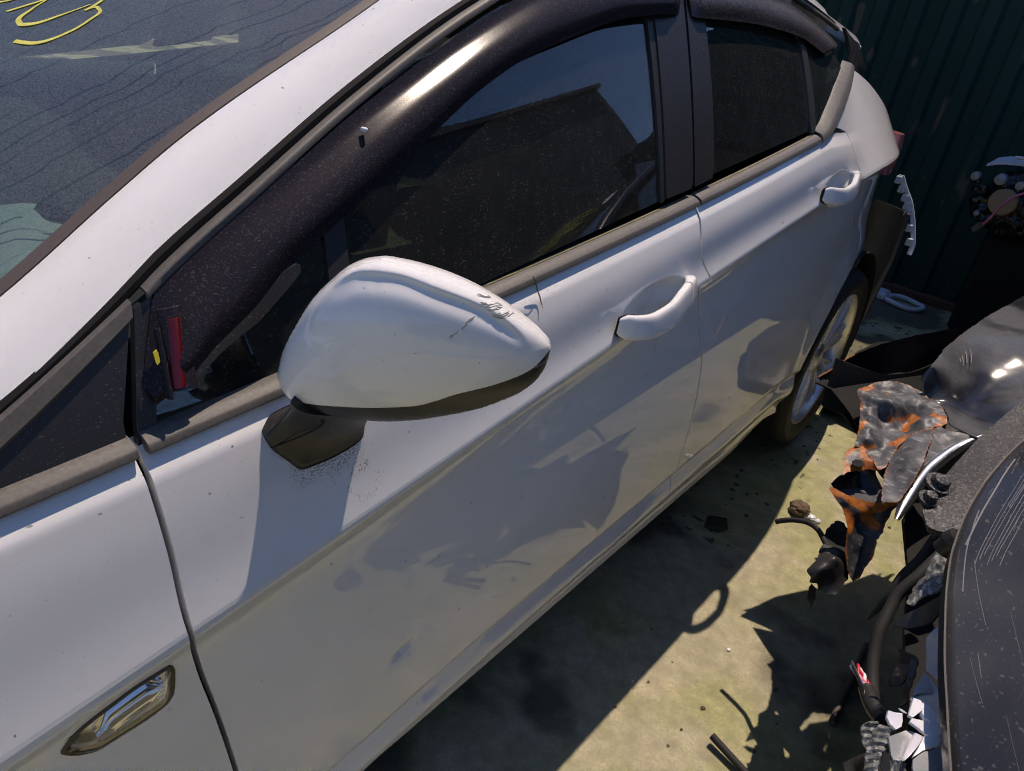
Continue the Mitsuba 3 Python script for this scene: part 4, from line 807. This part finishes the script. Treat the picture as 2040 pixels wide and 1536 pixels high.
m, rim = sheet3([(1.906, -.126, .553), (1.916, -.180, .545), (1.920, -.220, .54), (1.922, -.270, .53), (1.99, -.335, .525), (2.12, -.41, .53), (2.35, -.44, .54), (2.35, -.33, .55), (2.10, -.225, .55), (1.97, -.14, .55)], [], .004, .02, .004, 8., 84)
add(B + 'hidden_sun_blocker__shelf', m, 'matte_black', 40)  # added shelf, blocks the sun near the corner of that shadow
m, rim = sheet3([(1.543, -0.317, 0.400), (1.574, -0.311, 0.415), (1.608, -0.317, 0.420), (1.605, -0.342, 0.420), (1.561, -0.370, 0.400), (1.506, -0.384, 0.380), (1.471, -0.383, 0.365), (1.453, -0.374, 0.360), (1.458, -0.351, 0.360), (1.448, -0.335, 0.360), (1.446, -0.319, 0.370), (1.470, -0.319, 0.385), (1.501, -0.324, 0.395)], [(1.483, -0.348, 0.420), (1.468, -0.352, 0.395), (1.580, -0.346, 0.385), (1.449, -0.339, 0.385)], .002, .006, .022, 26., 31, .004)
add(B + 'ragged_plastic', m, 'black_plastic', 50, label='ragged black plastic dangling under the torn wing')
m, rim = sheet3([(1.455, -0.335, 0.365), (1.467, -0.346, 0.350), (1.465, -0.353, 0.320), (1.462, -0.351, 0.305), (1.461, -0.339, 0.325)], [], .002, .006, .004, 40., 33, .002); add(B + 'ragged_plastic__strip', m, 'black_plastic', 50)
add(B + 'hose', tube([(1.590, -0.214, 0.360), (1.591, -0.239, 0.380), (1.587, -0.267, 0.395), (1.566, -0.297, 0.405), (1.544, -0.321, 0.400), (1.528, -0.345, 0.390)], [.0055, .0055], 12, 40), 'rubber', 50, label='bent thin black hose sticking out under the torn wing')
add(B + 'cable', tube([(1.569, -0.494, 0.550), (1.527, -0.482, 0.530), (1.476, -0.474, 0.500), (1.455, -0.462, 0.470), (1.428, -0.454, 0.430), (1.418, -0.444, 0.380)], [.013, .013, .012, .008, .002], 12, 40), 'rubber', 50)
add(B + 'cable', tube([(1.438, -0.494, 0.560), (1.391, -0.479, 0.530), (1.353, -0.464, 0.490), (1.311, -0.465, 0.460), (1.273, -0.475, 0.430), (1.234, -0.491, 0.410), (1.192, -0.511, 0.400)], .0095, 12, 60), 'rubber', 50)
lm = smoothline([(1.196, -0.460, 0.460), (1.182, -0.471, 0.460), (1.167, -0.482, 0.460), (1.142, -0.494, 0.465), (1.124, -0.504, 0.470), (1.111, -0.513, 0.475)], 40)
add(B + 'wire_loom', tube(lm[14:], [.011, .012, .012, .010], 12), 'black_plastic', 50, label='taped wire loom with bared red, violet and white wires')
rs = random.Random(9)
for i, (nme, c) in enumerate((('red_wire', (.50, .012, .03)), ('violet_wire', (.22, .12, .50)), ('white_wire', (.75, .73, .75)), ('pink_wire', (.62, .16, .25)), ('red_wire', (.50, .012, .03)), ('white_wire', (.75, .73, .75)))):
    scene.setdefault(nme + '_cover', pr(c, .4)); a0 = i * 1.05
    off = [np.array([.0085 * math.cos(a0 + k * .12), .0085 * math.sin(a0 + k * .12), .002 * math.sin(a0 * 3 + k * .5)]) * (.75 + .25 * math.sin(k * .35 + i)) for k in range(20)]
    add(B + 'wire_loom__' + nme, tube(np.array([lm[k] + off[k] for k in range(20)]), .0024, 8), nme + '_cover', 50)
add(B + 'wire_loom__split_tube', thick(np.array([[lm[k] + .0125 * np.array([math.cos(a), math.sin(a) * .7, math.sin(a) * .7]) for a in np.linspace(1.7, 4.6, 10)] for k in range(0, 22)]), np.array([0, .001, 0])), 'black_plastic', 50)
scene['scratch'] = pr((.20, .195, .19), .6)
scene['worn_edge'] = pr((.14, .125, .11), .6)
# bonnet: outer edge rolls down beside the headlight
be = smoothline([(1.415, -0.512, 0.810), (1.340, -0.498, 0.798), (1.273, -0.489, 0.783), (1.210, -0.486, 0.768), (1.153, -0.489, 0.750), (1.098, -0.499, 0.732), (1.044, -0.513, 0.717), (0.998, -0.527, 0.703), (0.957, -0.542, 0.690), (0.923, -0.554, 0.680), (0.884, -0.568, 0.670), (0.826, -0.593, 0.652)], 90)
bx = be[:, 0]; sec = [(0.0, -.030), (.0005, -.012), (.004, -.003), (.012, .002), (.05, .024), (.14, .056), (.35, .100), (.75, .125), (1.15, .100), (1.45, .002)]
bo = np.array([be + np.stack([bx * 0, bx * 0 - o, bx * 0 + h * (.6 + .4 * sst(.6, 1.0, bx))], 1) for o, h in sec])
bo = np.stack([PI(np.arange(len(sec)), bo, axis=0)(np.linspace(0, len(sec) - 1, 60))], 0)[0]
add(B + 'bonnet', grid(bo), 'scratched_black', 40, label='scratched dusty black bonnet along the right edge of the picture')
add(B + 'bonnet__worn_edge', tube(be + [0, .0003, -.011], .0011, 6), 'worn_edge', 40)
# scratches on the bonnet
sm = []
for k in range(16):
    i0 = rs.randint(6, 70); o0 = rs.choice([rs.uniform(.01, .10), rs.uniform(.01, .045)]); L = rs.choice([3, 5, 8, 14]); sl = rs.uniform(-.004, .008)
    pts = []
    for i in range(i0, min(i0 + L, 88)):
        o = max(.006, o0 + sl * (i - i0) / 6); h = np.interp(o, [q[0] for q in sec[2:]], [q[1] for q in sec[2:]])
        pts.append(be[i] + [0, -o, h * (.6 + .4 * float(sst(.6, 1.0, be[i, 0]))) + .0007])
    if len(pts) > 2: sm.append(tube(pts, rs.uniform(.0001, .00035), 4))

def bonnet_line(i0, i1, o0, o1, r, wig=0.0):
    pts = []
    for i in range(i0, i1):
        k = (i - i0) / max(i1 - i0 - 1, 1); o = o0 + (o1 - o0) * k + wig * math.sin(k * 3.1)
        h = np.interp(o, [q[0] for q in sec[2:]], [q[1] for q in sec[2:]]); pts.append(be[i] + [0, -o, h * (.6 + .4 * float(sst(.6, 1.0, be[i, 0]))) + .0006])
    return tube(pts, r, 4)
for k in range(7): sm.append(bonnet_line(10 + k, 44 - (k % 3), .030 + .004 * k, .020 + .0035 * k, .00035, .006))
sm.append(bonnet_line(12, 40, .012, .009, .0011, .004)); sm.append(bonnet_line(30, 50, .010, .012, .0007))
add(B + 'bonnet__scratches', cat_(*sm), 'scratch', 40, kind='stuff')
# what is left of the headlight
hl = B + 'headlight'
labels[hl] = {'label': 'smashed headlight with clear shards and white plastic holders'}
m, _ = sheet3([(1.252, -0.482, 0.677), (1.268, -0.486, 0.683), (1.262, -0.495, 0.686), (1.223, -0.506, 0.677), (1.195, -0.511, 0.668), (1.179, -0.504, 0.656), (1.166, -0.494, 0.644), (1.151, -0.485, 0.632), (1.151, -0.476, 0.629), (1.171, -0.475, 0.635), (1.199, -0.478, 0.650), (1.221, -0.479, 0.665)], [(1.204, -0.491, 0.665), (1.216, -0.493, 0.677), (1.180, -0.487, 0.647)], .003, .003, .022, 30., 41, .002, ribs=(500., .0012)); add(hl + '__lens_shard', m, 'crazed_plastic', 40)
for o, k in (([(0.936, -0.489, 0.605), (0.944, -0.490, 0.610), (0.951, -0.493, 0.613), (0.954, -0.500, 0.611), (0.947, -0.500, 0.607), (0.933, -0.497, 0.603), (0.923, -0.500, 0.595), (0.926, -0.494, 0.600)], 1), ([(0.926, -0.498, 0.613), (0.936, -0.499, 0.617), (0.945, -0.502, 0.620), (0.948, -0.510, 0.619), (0.946, -0.513, 0.617), (0.933, -0.514, 0.610), (0.922, -0.513, 0.605), (0.919, -0.505, 0.607)], 2), ([(0.920, -0.498, 0.603), (0.931, -0.499, 0.610), (0.922, -0.506, 0.605), (0.922, -0.513, 0.603), (0.901, -0.517, 0.593), (0.897, -0.507, 0.587), (0.911, -0.503, 0.597)], 3), ([(0.916, -0.521, 0.607), (0.923, -0.525, 0.610), (0.926, -0.535, 0.607), (0.918, -0.543, 0.603), (0.907, -0.529, 0.600)], 4)):
    m, _ = sheet3(o, [], .003, .0022, .006, 40., 43 + k, .002, ribs=(900., .0016)); add(hl + '__lens_shard', m, 'crazed_plastic', 30)
m, _ = sheet3([(0.919, -0.537, 0.623), (0.935, -0.544, 0.627), (0.951, -0.554, 0.630), (0.963, -0.565, 0.631), (0.932, -0.576, 0.623), (0.903, -0.542, 0.617)], [], .003, .008, .004, 20., 48, .002); add(hl + '__lens_shard', m, 'silver_plastic', 40)
q = np.array([(1.201, -0.488, 0.715)][0]); add(hl + '__cap', tube([q + [.0, .006, -.016], q + [0, .002, -.004], q + [.0, 0, 0], q + [0, -.001, .003], q + [0, -.004, .012], q + [0, -.005, .0125]], [.013, .013, .0165, .0165, .014, .002], 20), 'black_plastic', 40)
m, _ = sheet3([(1.175, -0.474, 0.575), (1.186, -0.479, 0.590), (1.201, -0.494, 0.610), (1.204, -0.506, 0.635), (1.188, -0.514, 0.630), (1.180, -0.510, 0.605), (1.178, -0.491, 0.580)], [], .004, .006, .002, 20., 51); add(hl + '__fin', m, 'black_plastic', 40)
m, _ = sheet3([(1.114, -0.511, 0.625), (1.137, -0.518, 0.637), (1.140, -0.525, 0.640), (1.038, -0.549, 0.625), (1.057, -0.536, 0.623), (1.069, -0.521, 0.617)], [], .003, .007, .010, 18., 53, .001); add(hl + '__reflector_panel', m, 'silver_plastic', 45)
m, _ = sheet3([(1.069, -0.522, 0.613), (1.034, -0.553, 0.620), (0.983, -0.568, 0.617), (0.946, -0.572, 0.613), (0.980, -0.547, 0.607), (1.025, -0.526, 0.603), (1.019, -0.520, 0.603), (1.043, -0.521, 0.607)], [], .003, .007, .008, 18., 54, .002); add(hl + '__reflector_panel', m, 'silver_plastic', 45)
scene['holder_white'] = pr((.74, .74, .80), .32)
for k, o in enumerate(([(0.960, -0.502, 0.628), (0.963, -0.509, 0.628), (0.968, -0.514, 0.629), (0.957, -0.520, 0.623), (0.947, -0.515, 0.621), (0.951, -0.504, 0.623)], [(0.989, -0.518, 0.637), (0.993, -0.528, 0.637), (0.983, -0.530, 0.634), (0.967, -0.524, 0.630), (0.965, -0.521, 0.629), (0.971, -0.520, 0.632)], [(0.992, -0.528, 0.637), (0.992, -0.538, 0.636), (0.984, -0.544, 0.633), (0.975, -0.540, 0.631), (0.975, -0.531, 0.633), (0.982, -0.530, 0.635)], [(0.967, -0.524, 0.630), (0.975, -0.540, 0.631), (0.985, -0.544, 0.633), (0.970, -0.554, 0.628), (0.960, -0.545, 0.626), (0.962, -0.534, 0.627), (0.963, -0.521, 0.628)], [(0.953, -0.532, 0.627), (0.955, -0.539, 0.627), (0.945, -0.539, 0.622), (0.930, -0.536, 0.619), (0.917, -0.532, 0.617), (0.933, -0.532, 0.621)], [(0.956, -0.540, 0.627), (0.969, -0.554, 0.628), (0.958, -0.555, 0.625), (0.941, -0.544, 0.623), (0.927, -0.538, 0.620), (0.944, -0.540, 0.622)], [(0.970, -0.510, 0.630), (0.971, -0.514, 0.630), (0.971, -0.519, 0.629), (0.970, -0.517, 0.628), (0.969, -0.513, 0.629)])):
    m, rim = sheet3(o, [], .005, .007, .0015, 14., 60 + k); add(hl + '__holder', m, 'holder_white', 25)
m, rim = sheet3([(0.937, -0.512, 0.616), (0.959, -0.524, 0.617), (0.964, -0.533, 0.619), (0.942, -0.533, 0.613), (0.924, -0.532, 0.610), (0.918, -0.523, 0.609)], [], .003, .006, .002, 20., 69); add(hl + '__bulb_bowl', m, 'silver_plastic', 40)
m, rim = sheet3([(0.917, -0.513, 0.613), (0.920, -0.519, 0.613), (0.908, -0.526, 0.603), (0.901, -0.519, 0.600)], [], .004, .006, .006, 30., 70); add(hl + '__gap_shade', m, 'black_plastic', 40)  # black plate stands in for the shade in a gap
for o, k in (([(1.073, -0.490, 0.620), (1.075, -0.494, 0.625), (1.064, -0.507, 0.630), (1.055, -0.508, 0.620), (1.044, -0.509, 0.610), (1.042, -0.508, 0.600), (1.042, -0.502, 0.590), (1.055, -0.498, 0.600), (1.065, -0.495, 0.610)], 1), ([(1.063, -0.506, 0.631), (1.058, -0.514, 0.630), (1.052, -0.517, 0.622), (1.033, -0.517, 0.610), (1.019, -0.518, 0.600), (1.012, -0.514, 0.595), (1.039, -0.512, 0.605), (1.052, -0.511, 0.618)], 2)):
    m, rim = sheet3(o, [], .002, .004, .020, 40., 72 + k, .002); add(hl + '__tape', m, 'black_paint', 30)
m, rim = sheet3([(1.054, -0.520, 0.617), (1.057, -0.528, 0.620), (1.038, -0.537, 0.615), (1.037, -0.528, 0.613), (1.027, -0.519, 0.607)], [], .003, .006, .002, 20., 75); add(hl + '__reflector_panel', m, 'silver_plastic', 40)
add(B + 'ribbed_hose', tube([(1.209, -0.519, 0.250), (1.221, -0.532, 0.270), (1.215, -0.542, 0.300)], .018, 14, 30), 'rubber', 50)
# body of the wreck beyond the frame: its windscreen, roof and side are what the white car's windows mirror
BY0, BY1 = -.64, -2.18
def slab(rows): return grid(np.array(rows, float))
ys_ = np.linspace(0, 1, 24)
def acrossy(x, z, inset, crown): return np.array([[x - .10 * (1 - (2 * k - 1) ** 2) * (1 if crown > 0 else 0), BY0 - inset + (BY1 - BY0 + 2 * inset) * k, z + abs(crown) * (1 - (2 * k - 1) ** 2)] for k in ys_])
add(B + 'scuttle', slab([acrossy(1.60, .97, .0, .05), acrossy(1.95, 1.15, .02, .05)]), 'black_plastic', 40)
ws = [acrossy(1.95 + .98 * k, 1.16 + .46 * k - .04 * k * k, .04 + .12 * k, .05) for k in np.linspace(0, 1, 12)]
scene['dark_glass'] = {'type': 'blendbsdf', 'weight': .03, 'a': {'type': 'thindielectric', 'int_ior': 1.6, 'specular_transmittance': rgb(.30, .42, .38)}, 'b': two({'type': 'diffuse', 'reflectance': rgb(.4, .4, .38)})}
add(B + 'windscreen', slab(ws), 'dark_glass', True)
add(B + 'roof', slab([acrossy(2.93 + .12 * k * 10 / 3, 1.58 + .035 * math.sin(k * .9), .16, .05) for k in range(0, 4)]), 'black_paint', True)
add(B + 'cabin', box([2.1, BY1 + .2, .35], [4.1, BY0 - .2, 1.0], .05), 'interior_dark', 30)
for yy, sg in ((BY0, -1), (BY1, 1)):
    pl_ = smoothline([(1.93, yy + sg * .02, 1.14), (2.45, yy + sg * .09, 1.42), (2.93, yy + sg * .15, 1.59), (3.5, yy + sg * .17, 1.62), (4.15, yy + sg * .15, 1.53)], 50)
    add(B + 'roof_rail', tube(pl_, .028, 10), 'black_paint', 50)
    add(B + 'body_side', thick(np.array([[[x, yy + sg * o, z] for x in np.linspace(1.9, 4.2, 30)] for z, o in ((.25, .03), (.5, .0), (.75, 0), (1.05, .015), (1.15, .05))]), np.array([0, sg * .02, 0])), 'black_paint', 40)
    add(B + 'side_window', thick(np.array([[[x, yy + sg * .055, 1.15], [x + .35 * (1 - k / 14.), yy + sg * .15, 1.56]] for k, x in enumerate(np.linspace(2.25, 4.1, 15))]), np.array([0, sg * .004, 0])), 'dark_glass', False)
add(B + 'tail', box([4.0, BY1 + .05, .3], [4.25, BY0 - .05, 1.05], .08), 'black_paint', 30)
add(B + 'front_structure', box([.78, -1.95, .10], [1.95, -.57, .60], .04), 'matte_black', 30)
for k, (px, py, pz) in enumerate(((2.55, -.95, 1.475), (2.35, -1.25, 1.40))):
    add(B + 'windscreen__paper', thick(np.array([[[px + dx * .88, py - dy, pz + dx * .43 + .004] for dy in (0, .07)] for dx in (0, .10)]), np.array([-.0004, 0, .001])), 'white_plastic', False)
scene['chalk'] = pr((.5, .48, .06), .7)
for k, pts in enumerate(([(.30, .70), (.34, .80), (.38, .72)], [(.42, .66), (.47, .84), (.47, .70)], [(.55, .62), (.58, .86)], [(.62, .60), (.66, .80), (.68, .64)])):
    q = np.array([(1.95 + .98 * a, BY0 - .04 - .12 * a - (1 - b) * 1.3, 1.16 + .46 * a - .04 * a * a + .05 * (1 - (2 * (1 - b) * 1.3 / 1.4 - 1) ** 2) + .003) for a, b in pts])
    add(B + 'windscreen__paint_writing', tube(q - [.08, 0, 0], .0035, 6, 20), 'chalk', 40)
for wx in (1.35, 3.6):
    for yy in (BY0 - .30, BY1 + .05):
        add(B + 'wheel', move(ring_mesh([(0, .02), (.2, .0), (.22, .01), (.30, .0), (.32, .04), (.32, .2), (.28, .22), (0, .22)], 40), np.array([wx, yy, .32])), 'rubber', 35)

# ------------------------------------------------------------------ other things
wp = thing('white_front_panel', 'white front panel with a stripped black headlamp leaning on the fence', 'car panel')
Wp = wp + '__'
add(Wp + 'edge', thick(np.array([smoothline([(4.45, .0, .85), (4.46, -.06, .872), (4.48, -.2, .885), (4.50, -.5, .89)], 24), smoothline([(4.60, -.02, .875), (4.61, -.08, .893), (4.63, -.2, .905), (4.65, -.5, .91)], 24)]), np.array([0, 0, -.012])), 'white_plastic', 40)
add(Wp + 'edge_lip', tube([(4.42, -.10, .905), (4.44, -.25, .915), (4.46, -.5, .92)], .008, 8, 20), 'white_plastic', 40)
hb = rounded([(-.02, .72), (.02, .68), (-.02, .60), (-.10, .56), (-.25, .54), (-.5, .54), (-.5, .86), (-.2, .86), (-.08, .83)], .02); a_, t_, nb_ = delaunay(hb, .015)
dd = np.array([hb.exterior.distance(Point(*q)) for q in a_]); f_ = np.stack([4.47 - .06 * np.sqrt(np.clip(dd / .08, 0, 1)) + (meshkit.noise(np.stack([a_[:, 0] * 40, a_[:, 1] * 40, a_[:, 0] * 0], 1), 3) - .5) * .05, a_[:, 0], a_[:, 1]], 1)
add(Wp + 'headlamp__housing', shell(f_, f_ + [.10, 0, 0], t_[:, ::-1]), 'black_paint', 40)
scene['beige_plastic'] = pr((.30, .22, .13), .6)
cq = np.array([4.40, -.135, .705])
add(Wp + 'headlamp__cover', tube([cq + [.03, 0, 0], cq, cq + [-.012, 0, 0], cq + [-.014, 0, 0]], [.062, .062, .055, .002], 28), 'beige_plastic', 40)
for k, (dy, dz, r) in enumerate(((.02, .79, .02), (-.03, .74, .022), (-.085, .80, .026), (.0, .735, .013), (-.05, .63, .014), (.005, .77, .012), (-.17, .79, .02))):
    q = np.array([4.40, dy, dz]); add(Wp + 'headlamp__fitting', tube([q + [.05, 0, 0], q, q + [-.004, 0, 0], q + [-.005, 0, 0]], [r, r, r * .8, r * .1], 14), 'black_paint' if k % 2 else 'silver_plastic', 40)
scene['pink_wire_cover'] = scene.get('pink_wire_cover', pr((.62, .16, .25), .4))
add(Wp + 'headlamp__wire', tube([(4.40, -.22, .775), (4.36, -.17, .745), (4.34, -.135, .69), (4.35, -.12, .64), (4.38, -.10, .595)], .006, 8, 40), 'pink_wire_cover', 50, label='pink wire hanging out of the headlamp')
add(Wp + 'headlamp__plug', tube([(4.385, -.095, .59), (4.40, -.085, .575), (4.41, -.07, .55), (4.411, -.069, .549)], [.014, .017, .017, .002], 6), 'faded_trim', 30)
add(Wp + 'lower_panel', box([4.48, -.5, .02], [4.6, -.13, .54], .02), 'matte_black', 30)
# white clip strip of the loose bumper
bs = np.array([(3.28, .117, .862), (3.29, .095, .825), (3.30, .062, .78), (3.305, .038, .735), (3.30, .018, .694), (3.29, .0, .655), (3.28, -.010, .628), (3.265, -.012, .598)])
c = smoothline(bs, 60); add(W + 'bumper__white_strip', thick(np.array([c + [0, -.004, 0], c + [-.002, .010, 0], c + [0, .014, 0]]), np.array([.006, 0, 0])), 'white_plastic', 40)
for k in (4, 11, 18, 24, 29, 40, 50): add(W + 'bumper__clip', box(c[k] + [-.012, .008, -.014], c[k] + [.004, .030, .014], .003), 'white_plastic', 30)
rg = np.array([(4.970, 0.234, -0.000), (4.975, 0.185, 0.000), (5.108, 0.105, 0.000), (4.977, 0.085, 0.000), (4.882, 0.135, 0.000)]); rc = rg[2:].mean(0)
key = thing('plastic_ring', 'pale blue-white plastic hoop lying by the foot of the fence', 'debris')
th_ = np.linspace(0, 2 * np.pi, 40); rc = np.array([4.72, .13, .02])
add(key + '__hoop', tube(np.array([rc + [.09 * math.cos(a), .10 * math.sin(a), .004 * math.sin(3 * a)] for a in th_]), .014, 8), 'white_plastic', 50)
add(key + '__tab', box(rc + [-.06, .09, -.015], rc + [.06, .22, .03], .012), 'white_plastic', 30)
scene['soil'] = pr(proc(lambda p, n, uv: mix((.05, .036, .022), (.17, .12, .075), noise(p.x * 260, p.y * 260, p.z * 260))), .95)
lc = np.array([(2.235, -0.150, 0.000)][0]); ico = trimesh.creation.icosphere(4, 1.0); nv = ico.vertices * (1 + .55 * (meshkit.fbm(ico.vertices * 3.2 + 5, 4, 2) - .5)[:, None])
add('soil_clod', tm(lc + nv * [.034, .03, .022] + [0, 0, .014], ico.faces), 'soil', True, label='brown crumbly clod of soil beside the bent hose on the concrete', cat='soil')
for k, (u, r) in enumerate(zip([(2.235, -0.192, 0.000), (2.233, -0.210, 0.000), (2.231, -0.177, 0.000)], (.010, .008, .012))):
    s2 = trimesh.creation.icosphere(3, 1.0); v2 = s2.vertices * (1 + .5 * (meshkit.fbm(s2.vertices * 2.1 + k * 3, 3, 9) - .5)[:, None])
    add('white_fragment', tm(np.array(u) + v2 * [r * 1.3, r, r * .7] + [0, 0, r * .5], s2.faces), 'white_plastic', True, label=['small white fragment nearest to the soil clod', 'white fragment farther right of the soil clod', 'white fragment behind the soil clod'][k], cat='fragment', group='white fragments beside the soil clod')
add('black_rod', tube([(1.311, -0.300, 0.020), (1.287, -0.400, 0.012)], .0075, 12, 10), 'rubber', 40, label='thin black rod lying on the sunlit concrete at the bottom edge', cat='rod')
add('thin_stick', tube([(1.825, -0.466, 0.012), (1.536, -0.472, 0.012)], .007, 10, 10), 'brown_rubber', 40, label='thin dark stick lying in the shadow under the wreck', cat='stick')
m, _ = sheet3([(1.93, .02, .004), (1.99, .035, .004), (2.02, -.01, .006), (1.97, -.035, .012), (1.94, -.02, .006)], [], .002, .006, .004, 30., 71)
add('plastic_scrap', m, 'black_plastic', 40, label='small dark plastic scrap on the shaded concrete beside the white car', cat='scrap')
rs = random.Random(21)
for k in range(70):
    x, y = rs.uniform(.9, 3.6), rs.uniform(-.62, .08); r = rs.choice([.0016, .0022, .003, .0045])
    s2 = trimesh.creation.icosphere(1, 1.0); v2 = s2.vertices * (1 + .6 * (meshkit.noise(s2.vertices * 2 + k, 3) - .5)[:, None])
    if k < 70: scene[f'gravel__{k+1:03d}'] = mikit.ply(tm(np.array([x, y, r * .4]) + v2 * [r * 1.2, r, r * .6], s2.faces), 'soil' if rs.random() < .75 else 'white_plastic', smooth=True)
labels['gravel'] = {'label': 'scattered grit and crumbs on the concrete between the two cars', 'category': 'gravel', 'kind': 'stuff'}

bp_ = thing('black_plastic_panel', 'black plastic panel lying on the ground behind the bent black sheet', 'car panel')
m, rim = sheet3([(2.95, .02, .03), (3.3, .06, .09), (3.75, .02, .07), (4.0, -.15, .03), (3.95, -.45, .02), (3.3, -.5, .05), (2.9, -.32, .03)], [(3.4, -.12, .13), (3.2, -.2, .11), (3.7, -.2, .10)], .006, .03, .05, 7., 95)
add(bp_ + '__skin', m, 'black_plastic', 50)
add(bp_ + '__rim', tube(np.vstack([rim, rim[:1]])[::2], .008, 6), 'black_plastic', 50)

# ------------------------------------------------------------------ buildings round the yard (mirrored in the glass) and an added sky blocker
scene['shed_steel'] = pr(proc(lambda p, n, uv: mix((.016, .024, .023), (.034, .044, .042), fbm(p.x * .8, p.y * .8, p.z * 2, 4))), .6)
def prism_x(xz, y0, y1):
    o = np.array(xz, float); return loft(np.array([np.stack([o[:, 0], o[:, 0] * 0 + y, o[:, 1]], 1) for y in (y0, y1)]))
sh = thing('yard_shed', 'long dark shed with a sloping roof edge across the yard', 'shed')
add(sh + '__wall', prism_x([(4.4, 0), (9.6, 0), (9.3, 4.4), (9.5, 6.05), (5.9, 5.3), (4.4, 5.2)], -5.0, -9.0), 'shed_steel', False)
add(sh + '__roof', prism_x([(4.3, 5.19), (5.9, 5.32), (9.55, 6.08), (9.55, 6.16), (5.9, 5.40), (4.3, 5.27)], -4.9, -9.1), 'shed_steel', False)
yw = thing('added_sky_blocker', 'unseen plain dark screen added along the yard side to block low sky light', 'fence')  # added out of view, keeps low sky light off the lower doors
add(yw + '__panel', box([-6, -4.4, 0], [4.4, -4.3, 1.9]), 'shed_steel', False)
add(yw + '__capping', box([-6.02, -4.43, 1.9], [4.42, -4.27, 1.96]), 'shed_steel', False)
s2 = thing('tall_shed', 'taller grey-green shed farther off beyond the fence', 'shed')
def prism_y(yz, x0, x1):
    o = np.array(yz, float); return loft(np.array([np.stack([o[:, 0] * 0 + x, o[:, 0], o[:, 1]], 1) for x in (x0, x1)]))
add(s2 + '__wall', prism_y([(-4.9, 0), (-4.9, 3.29), (-1.07, 4.12), (3, 3.5), (3, 0)], 9.0, 16.0), 'shed_steel', False)
add(s2 + '__roof', prism_y([(-5.0, 3.26), (-1.07, 4.14), (3.1, 3.5), (3.1, 3.58), (-1.07, 4.22), (-5.0, 3.34)], 8.9, 16.1), 'shed_steel', False)
scene['brown_brick'] = pr(proc(lambda p, n, uv: mix((.07, .052, .040), (.12, .09, .07), fbm(p.x * 3, p.y * 3, p.z * 9, 3))), .85)
wh = thing('brown_warehouse', 'brown brick warehouse wall on the far side of the white car', 'warehouse')
add(wh + '__wall', box([-6, 9.0, 0], [1.55, 15, 7.2]), 'brown_brick', False)
add(wh + '__coping', box([-6.1, 8.9, 7.2], [1.65, 15.1, 7.35]), 'brown_brick', False)

# ------------------------------------------------------------------ a dry stem caught under the window trim
scene['dry_stem'] = pr((.13, .105, .055), .8)
tw = np.array([(.951, .052, .944), (.957, .049, .932), (.960, .047, .923), (.9635, .044, .914), (.963, .037, .903)])
key = thing('dry_stem', 'thin dry plant stem caught under the window trim behind the mirror', 'stem')
add(key + '__stalk', tube(tw, [.0007, .0011, .0009, .0010, .0004], 6, 30), 'dry_stem', 50)
add(key + '__twig', tube(np.array([tw[2], tw[2] + [-.008, -.001, .006], tw[2] + [-.014, .001, .010]]), [.0007, .0003], 5, 10), 'dry_stem', 50)
